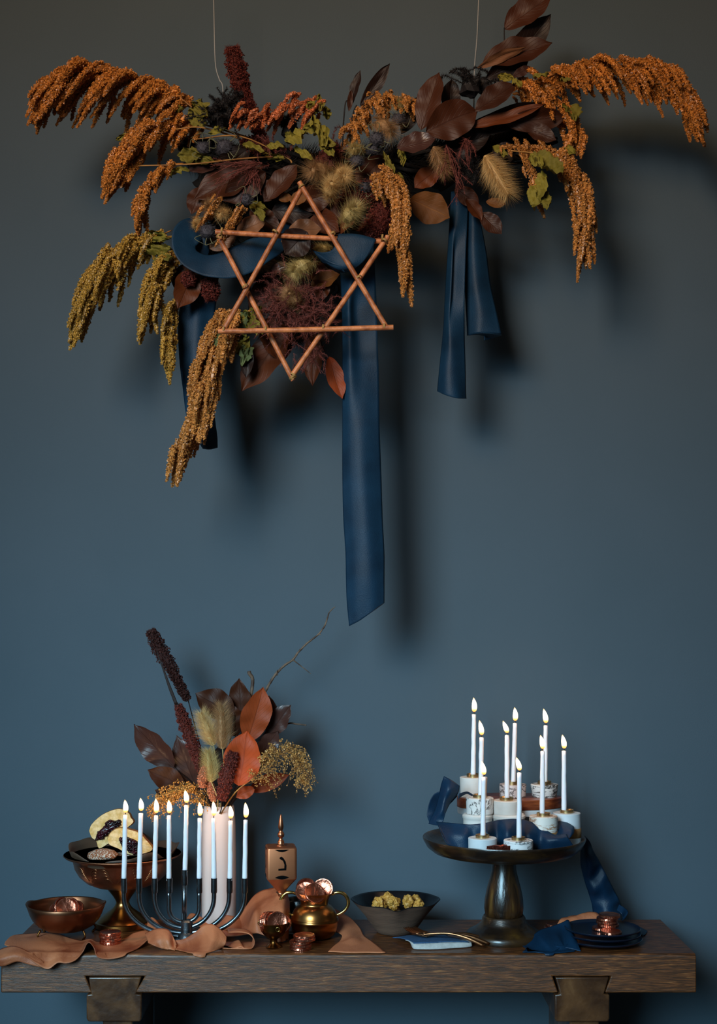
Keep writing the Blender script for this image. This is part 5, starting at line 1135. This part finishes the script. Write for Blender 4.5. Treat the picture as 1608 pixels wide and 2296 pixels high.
# ---------------------------------------------------------------- bouquet in the vase
z4 = lambda x, y, d=.20: (280+x/3.216, 1340+y/3.216, d)
IN = (491, 1812)
def stemmed_leaf(b, t, w_, m, lab, roll=0, cu_=.1, i=0):
    A = W(*b); r = thing('magnolia_leaf', W(IN[0], 1830, .2), lab, 'leaf', 'brown leaves in the vase')
    leaf(r, 'blade', b, t, w_, M[m], roll=roll, curl=cu_, seed=200+i, belly=.5)
    q = Vector(W(*b)); V, F = tube([q, (q+W(IN[0], 1812, .2))/2+Vector((0, .004, 0)), W(IN[0]+(b[0]-IN[0])*.12, 1830, .2)], [.0012,.0018], 6, n=10); mk('stem', V, F, M['leaf_dark'], r)
BL = [(z4(355,1225,.185),z4(62,918,.17),66,'leaf_purple','outermost dark purplish leaf pointing up and out on the doughnut side of the vase',-16,.05),
 (z4(530,1400,.20),z4(358,1006,.18),62,'leaf_purple','dark purplish leaf between the outermost leaf and the millet spikes',-10,.08),
 (z4(430,1370,.18),z4(168,1238,.16),52,'leaf_brown','reddish brown leaf low on the doughnut side, above the grain spray',10,.06),
 (z4(400,1440,.19),z4(218,1390,.17),36,'leaf_brown','smallest dark leaf, low behind the left grain spray',0,.05),
 (z4(790,850,.22),z4(512,682,.21),66,'leaf_brown','dark leaf with squared tip behind the pale grass heads',14,.06),
 (z4(840,900,.235),z4(822,583,.225),54,'leaf_brown','upright dark leaf at the very top of the vase bouquet',-8,.05),
 (z4(885,1040,.18),z4(1000,648,.16),68,'leaf_rust','rust leaf with long midrib rising above the big orange leaf',12,.05),
 (z4(820,1358,.14),z4(895,958,.135),88,'leaf_orange','largest bright orange leaf facing the front of the vase',-8,-.04),
 (z4(1030,985,.20),z4(1196,776,.18),50,'leaf_purple','plum coloured leaf pointing up towards the wide bare twig',-16,.05),
 (z4(1040,930,.21),z4(1050,706,.20),36,'leaf_brown','narrow dark leaf between the rust leaf and plum leaf',16,.05),
 (z4(975,1130,.20),z4(1104,965,.18),44,'leaf_purple','dusky leaf tucked between plum leaf and brown grain spray',0,.05),
 (z4(900,1390,.19),z4(1180,1275,.17),38,'leaf_rust','rusty leaf lying flat beneath the drooping grain spray',-12,.05),
 (z4(935,1375,.16),z4(800,1440,.15),28,'leaf_rust','small rust leaf low at the vase mouth below the orange leaf',10,.05),
 (z4(800,1000,.23),z4(720,760,.22),60,'leaf_brown','dark leaf deep in the bouquet behind the taller grass head',0,.05),
 (z4(560,1300,.22),z4(470,1050,.21),50,'leaf_dark','darkest leaf deep behind the lower millet spike',0,.05),
 (z4(740,1300,.21),z4(680,1060,.21),60,'leaf_dark','darkest leaf deep behind the shorter pale grass head',0,.05)]
for i, (b, t, w_, m, lab, roll, cu_) in enumerate(BL): stemmed_leaf(b, t, w_, m, lab, roll, cu_, i)
def millet(P, w_, n, m, lab, foot, seed, rad=(.5,.85,1,1,.85,.5)):
    r = thing('millet_stem', W(*foot), lab, 'dried flower', 'dark millet in the vase')
    spike(r, P, w_, n, m, seed, rad=rad); V, F = tube([W(*P[0]), (W(*P[0])+W(*foot))/2+Vector((.003,0,0)), W(*foot)], .0011, 6, n=10); mk('stem', V, F, M['leaf_dark'], r)
millet([z4(455,735,.21),z4(400,640,.20),z4(330,500,.19),z4(245,360,.19),z4(188,235,.18)], 27, 1900, 'millet_dark', 'tallest dark millet spike, leaning out over the doughnut side', (482,1830,.21), 41, rad=(.55,.8,.8,1.05,1.25,1.15,.8))
millet([z4(545,1245,.165),z4(500,1080,.16),z4(430,900,.16),z4(385,775,.16)], 29, 1700, 'millet_red', 'dark red millet spike leaning beside the pale grass heads', (484,1830,.19), 42)
millet([z4(695,1460,.13),z4(720,1350,.13),z4(760,1200,.13),z4(782,1115,.13)], 31, 1400, 'millet_red', 'short red millet spike standing before the big orange leaf', (490,1830,.18), 43, rad=(.6,.9,1.1,1,.6))
millet([z4(560,1370,.14),z4(565,1290,.14),z4(582,1218,.14)], 21, 600, 'millet_pink', 'small salmon pink millet spike just above the vase mouth', (478,1830,.18), 44)
millet([z4(640,1470,.15),z4(625,1390,.15),z4(608,1320,.15)], 17, 500, 'millet_pink', 'thin tan millet spike at the vase mouth next to the salmon one', (483,1830,.18), 45)
r = thing('dried_blade', W(482,1830,.19), 'long thin curling dark grass blade rising across the tallest millet spike', 'grass blade')
P, F, uv = loft([[z4(360,775,.155),z4(385,770,.155)],[z4(310,640,.155),z4(332,640,.155)],[z4(272,520,.155),z4(284,515,.155)],[z4(235,410,.155),z4(241,405,.155)],[z4(224,360,.155),z4(225,358,.155)]], 30, 4)
mk('blade', P, F, M['leaf_dark'], r, uvs=uv, thick=.0005); V, F = tube([W(*z4(372,775,.155)), W(440,1700,.17), W(482,1830,.19)], .0009, 6, n=10); mk('stem', V, F, M['leaf_dark'], r)
for i, (b, t, w_, lab, foot) in enumerate(((z4(640,1065,.15),z4(548,835,.15),44,'pale grass head on the doughnut side of the pair in the vase',(487,1830,.18)),
        (z4(705,1090,.145),z4(697,775,.145),46,'taller pale tan grass head in the vase, before the dark leaves',(490,1830,.18)),(z4(625,1330,.14),z4(600,1105,.14),38,'lowest pale grass head in the vase, above the salmon spike',(485,1830,.18)))):
    r = thing('grass_head', W(*foot), lab, 'dried grass', 'pale grass heads in the vase'); bunny(r, b, t, w_, 1900, ('grass_hair','grass_hair_tan','grass_hair_green')[i], 50+i, name='head', hair=1.25)
    V, F = tube([W(*b), W((b[0]+foot[0])/2+8, (b[1]+foot[1])/2, b[2]+.01), W(*foot)], .0008, 6, n=12); mk('stem', V, F, M['grass_hair_green'], r)
spray([(495,1825,.17),z4(800,1400,.14),z4(940,1290,.13),z4(1010,1200,.13),z4(1100,1120,.13),z4(1200,1120,.13),z4(1280,1220,.13),z4(1290,1320,.13)], [60,75,70,60,40], 150, 'sorghum_green', 71, tag=('drooping olive brown grain spray arching out above the copper top', 'grain spray'))
spray([(488,1825,.19),z4(600,1490,.17),z4(500,1410,.155),z4(400,1400,.15),z4(300,1440,.15),z4(210,1500,.15)], [50,60,60,50,40], 120, 'sorghum', 72, tag=('golden grain spray arching low behind the candle flames', 'grain spray'))
r = thing('bare_twig', W(500,1830,.22), 'long bare crooked twig reaching high out of the vase', 'twig')
P = [(500,1830,.22),z4(900,900,.23),z4(1005,690,.24),z4(1050,610,.24),z4(1090,550,.24),z4(1150,490,.24),z4(1212,448,.24),z4(1250,395,.24),z4(1320,325,.24),z4(1395,265,.24),z4(1440,205,.24),z4(1460,150,.24),z4(1475,105,.24),z4(1515,65,.235)]
V, F = tube([W(*q) for q in P], [.0026,.0026,.0024,.0022,.0019,.0016,.0013,.0008], 8, n=80); V = [tuple(Vector(p)*1+Vector((noise.noise(Vector(p)*300)*.0008, 0, noise.noise(Vector(p)*290)*.0008))) for p in V]; mk('branch', V, F, M['twig'], r)
for P in ([z4(1212,448,.24),z4(1260,485,.22),z4(1340,548,.19)],[z4(1100,560,.24),z4(1100,520,.235)],[z4(1320,325,.24),z4(1330,318,.236)],[z4(1400,262,.24),z4(1412,268,.236)]):
    V, F = tube([W(*q) for q in P], [.0014,.0006], 6, n=10); mk('side_twig', V, F, M['twig'], r)
r = thing('bare_twig', W(497,1830,.22), 'short thick cut twig end poking up behind the top leaves', 'twig')
V, F = tube([W(497,1830,.22), W(*z4(910,700,.235)), W(*z4(895,530,.235))], [.003,.0032,.0036], 8, n=16); mk('branch', V, F, M['twig'], r)
r = thing('bare_twig', W(505,1830,.21), 'short thin twig poking out sideways beyond the plum leaf', 'twig')
V, F = tube([W(505,1830,.21), W(*z4(1000,1000,.22)), W(*z4(1165,912,.2)), W(*z4(1240,912,.2)), W(*z4(1308,920,.19))], [.002,.0018,.0014], 8, n=24); mk('branch', V, F, M['twig'], r)
print('tassels', NT[0], 'tris', sum(len(m.polygons)*(1 if len(m.polygons) and len(m.polygons[0].vertices) == 3 else 2) for m in bpy.data.meshes))
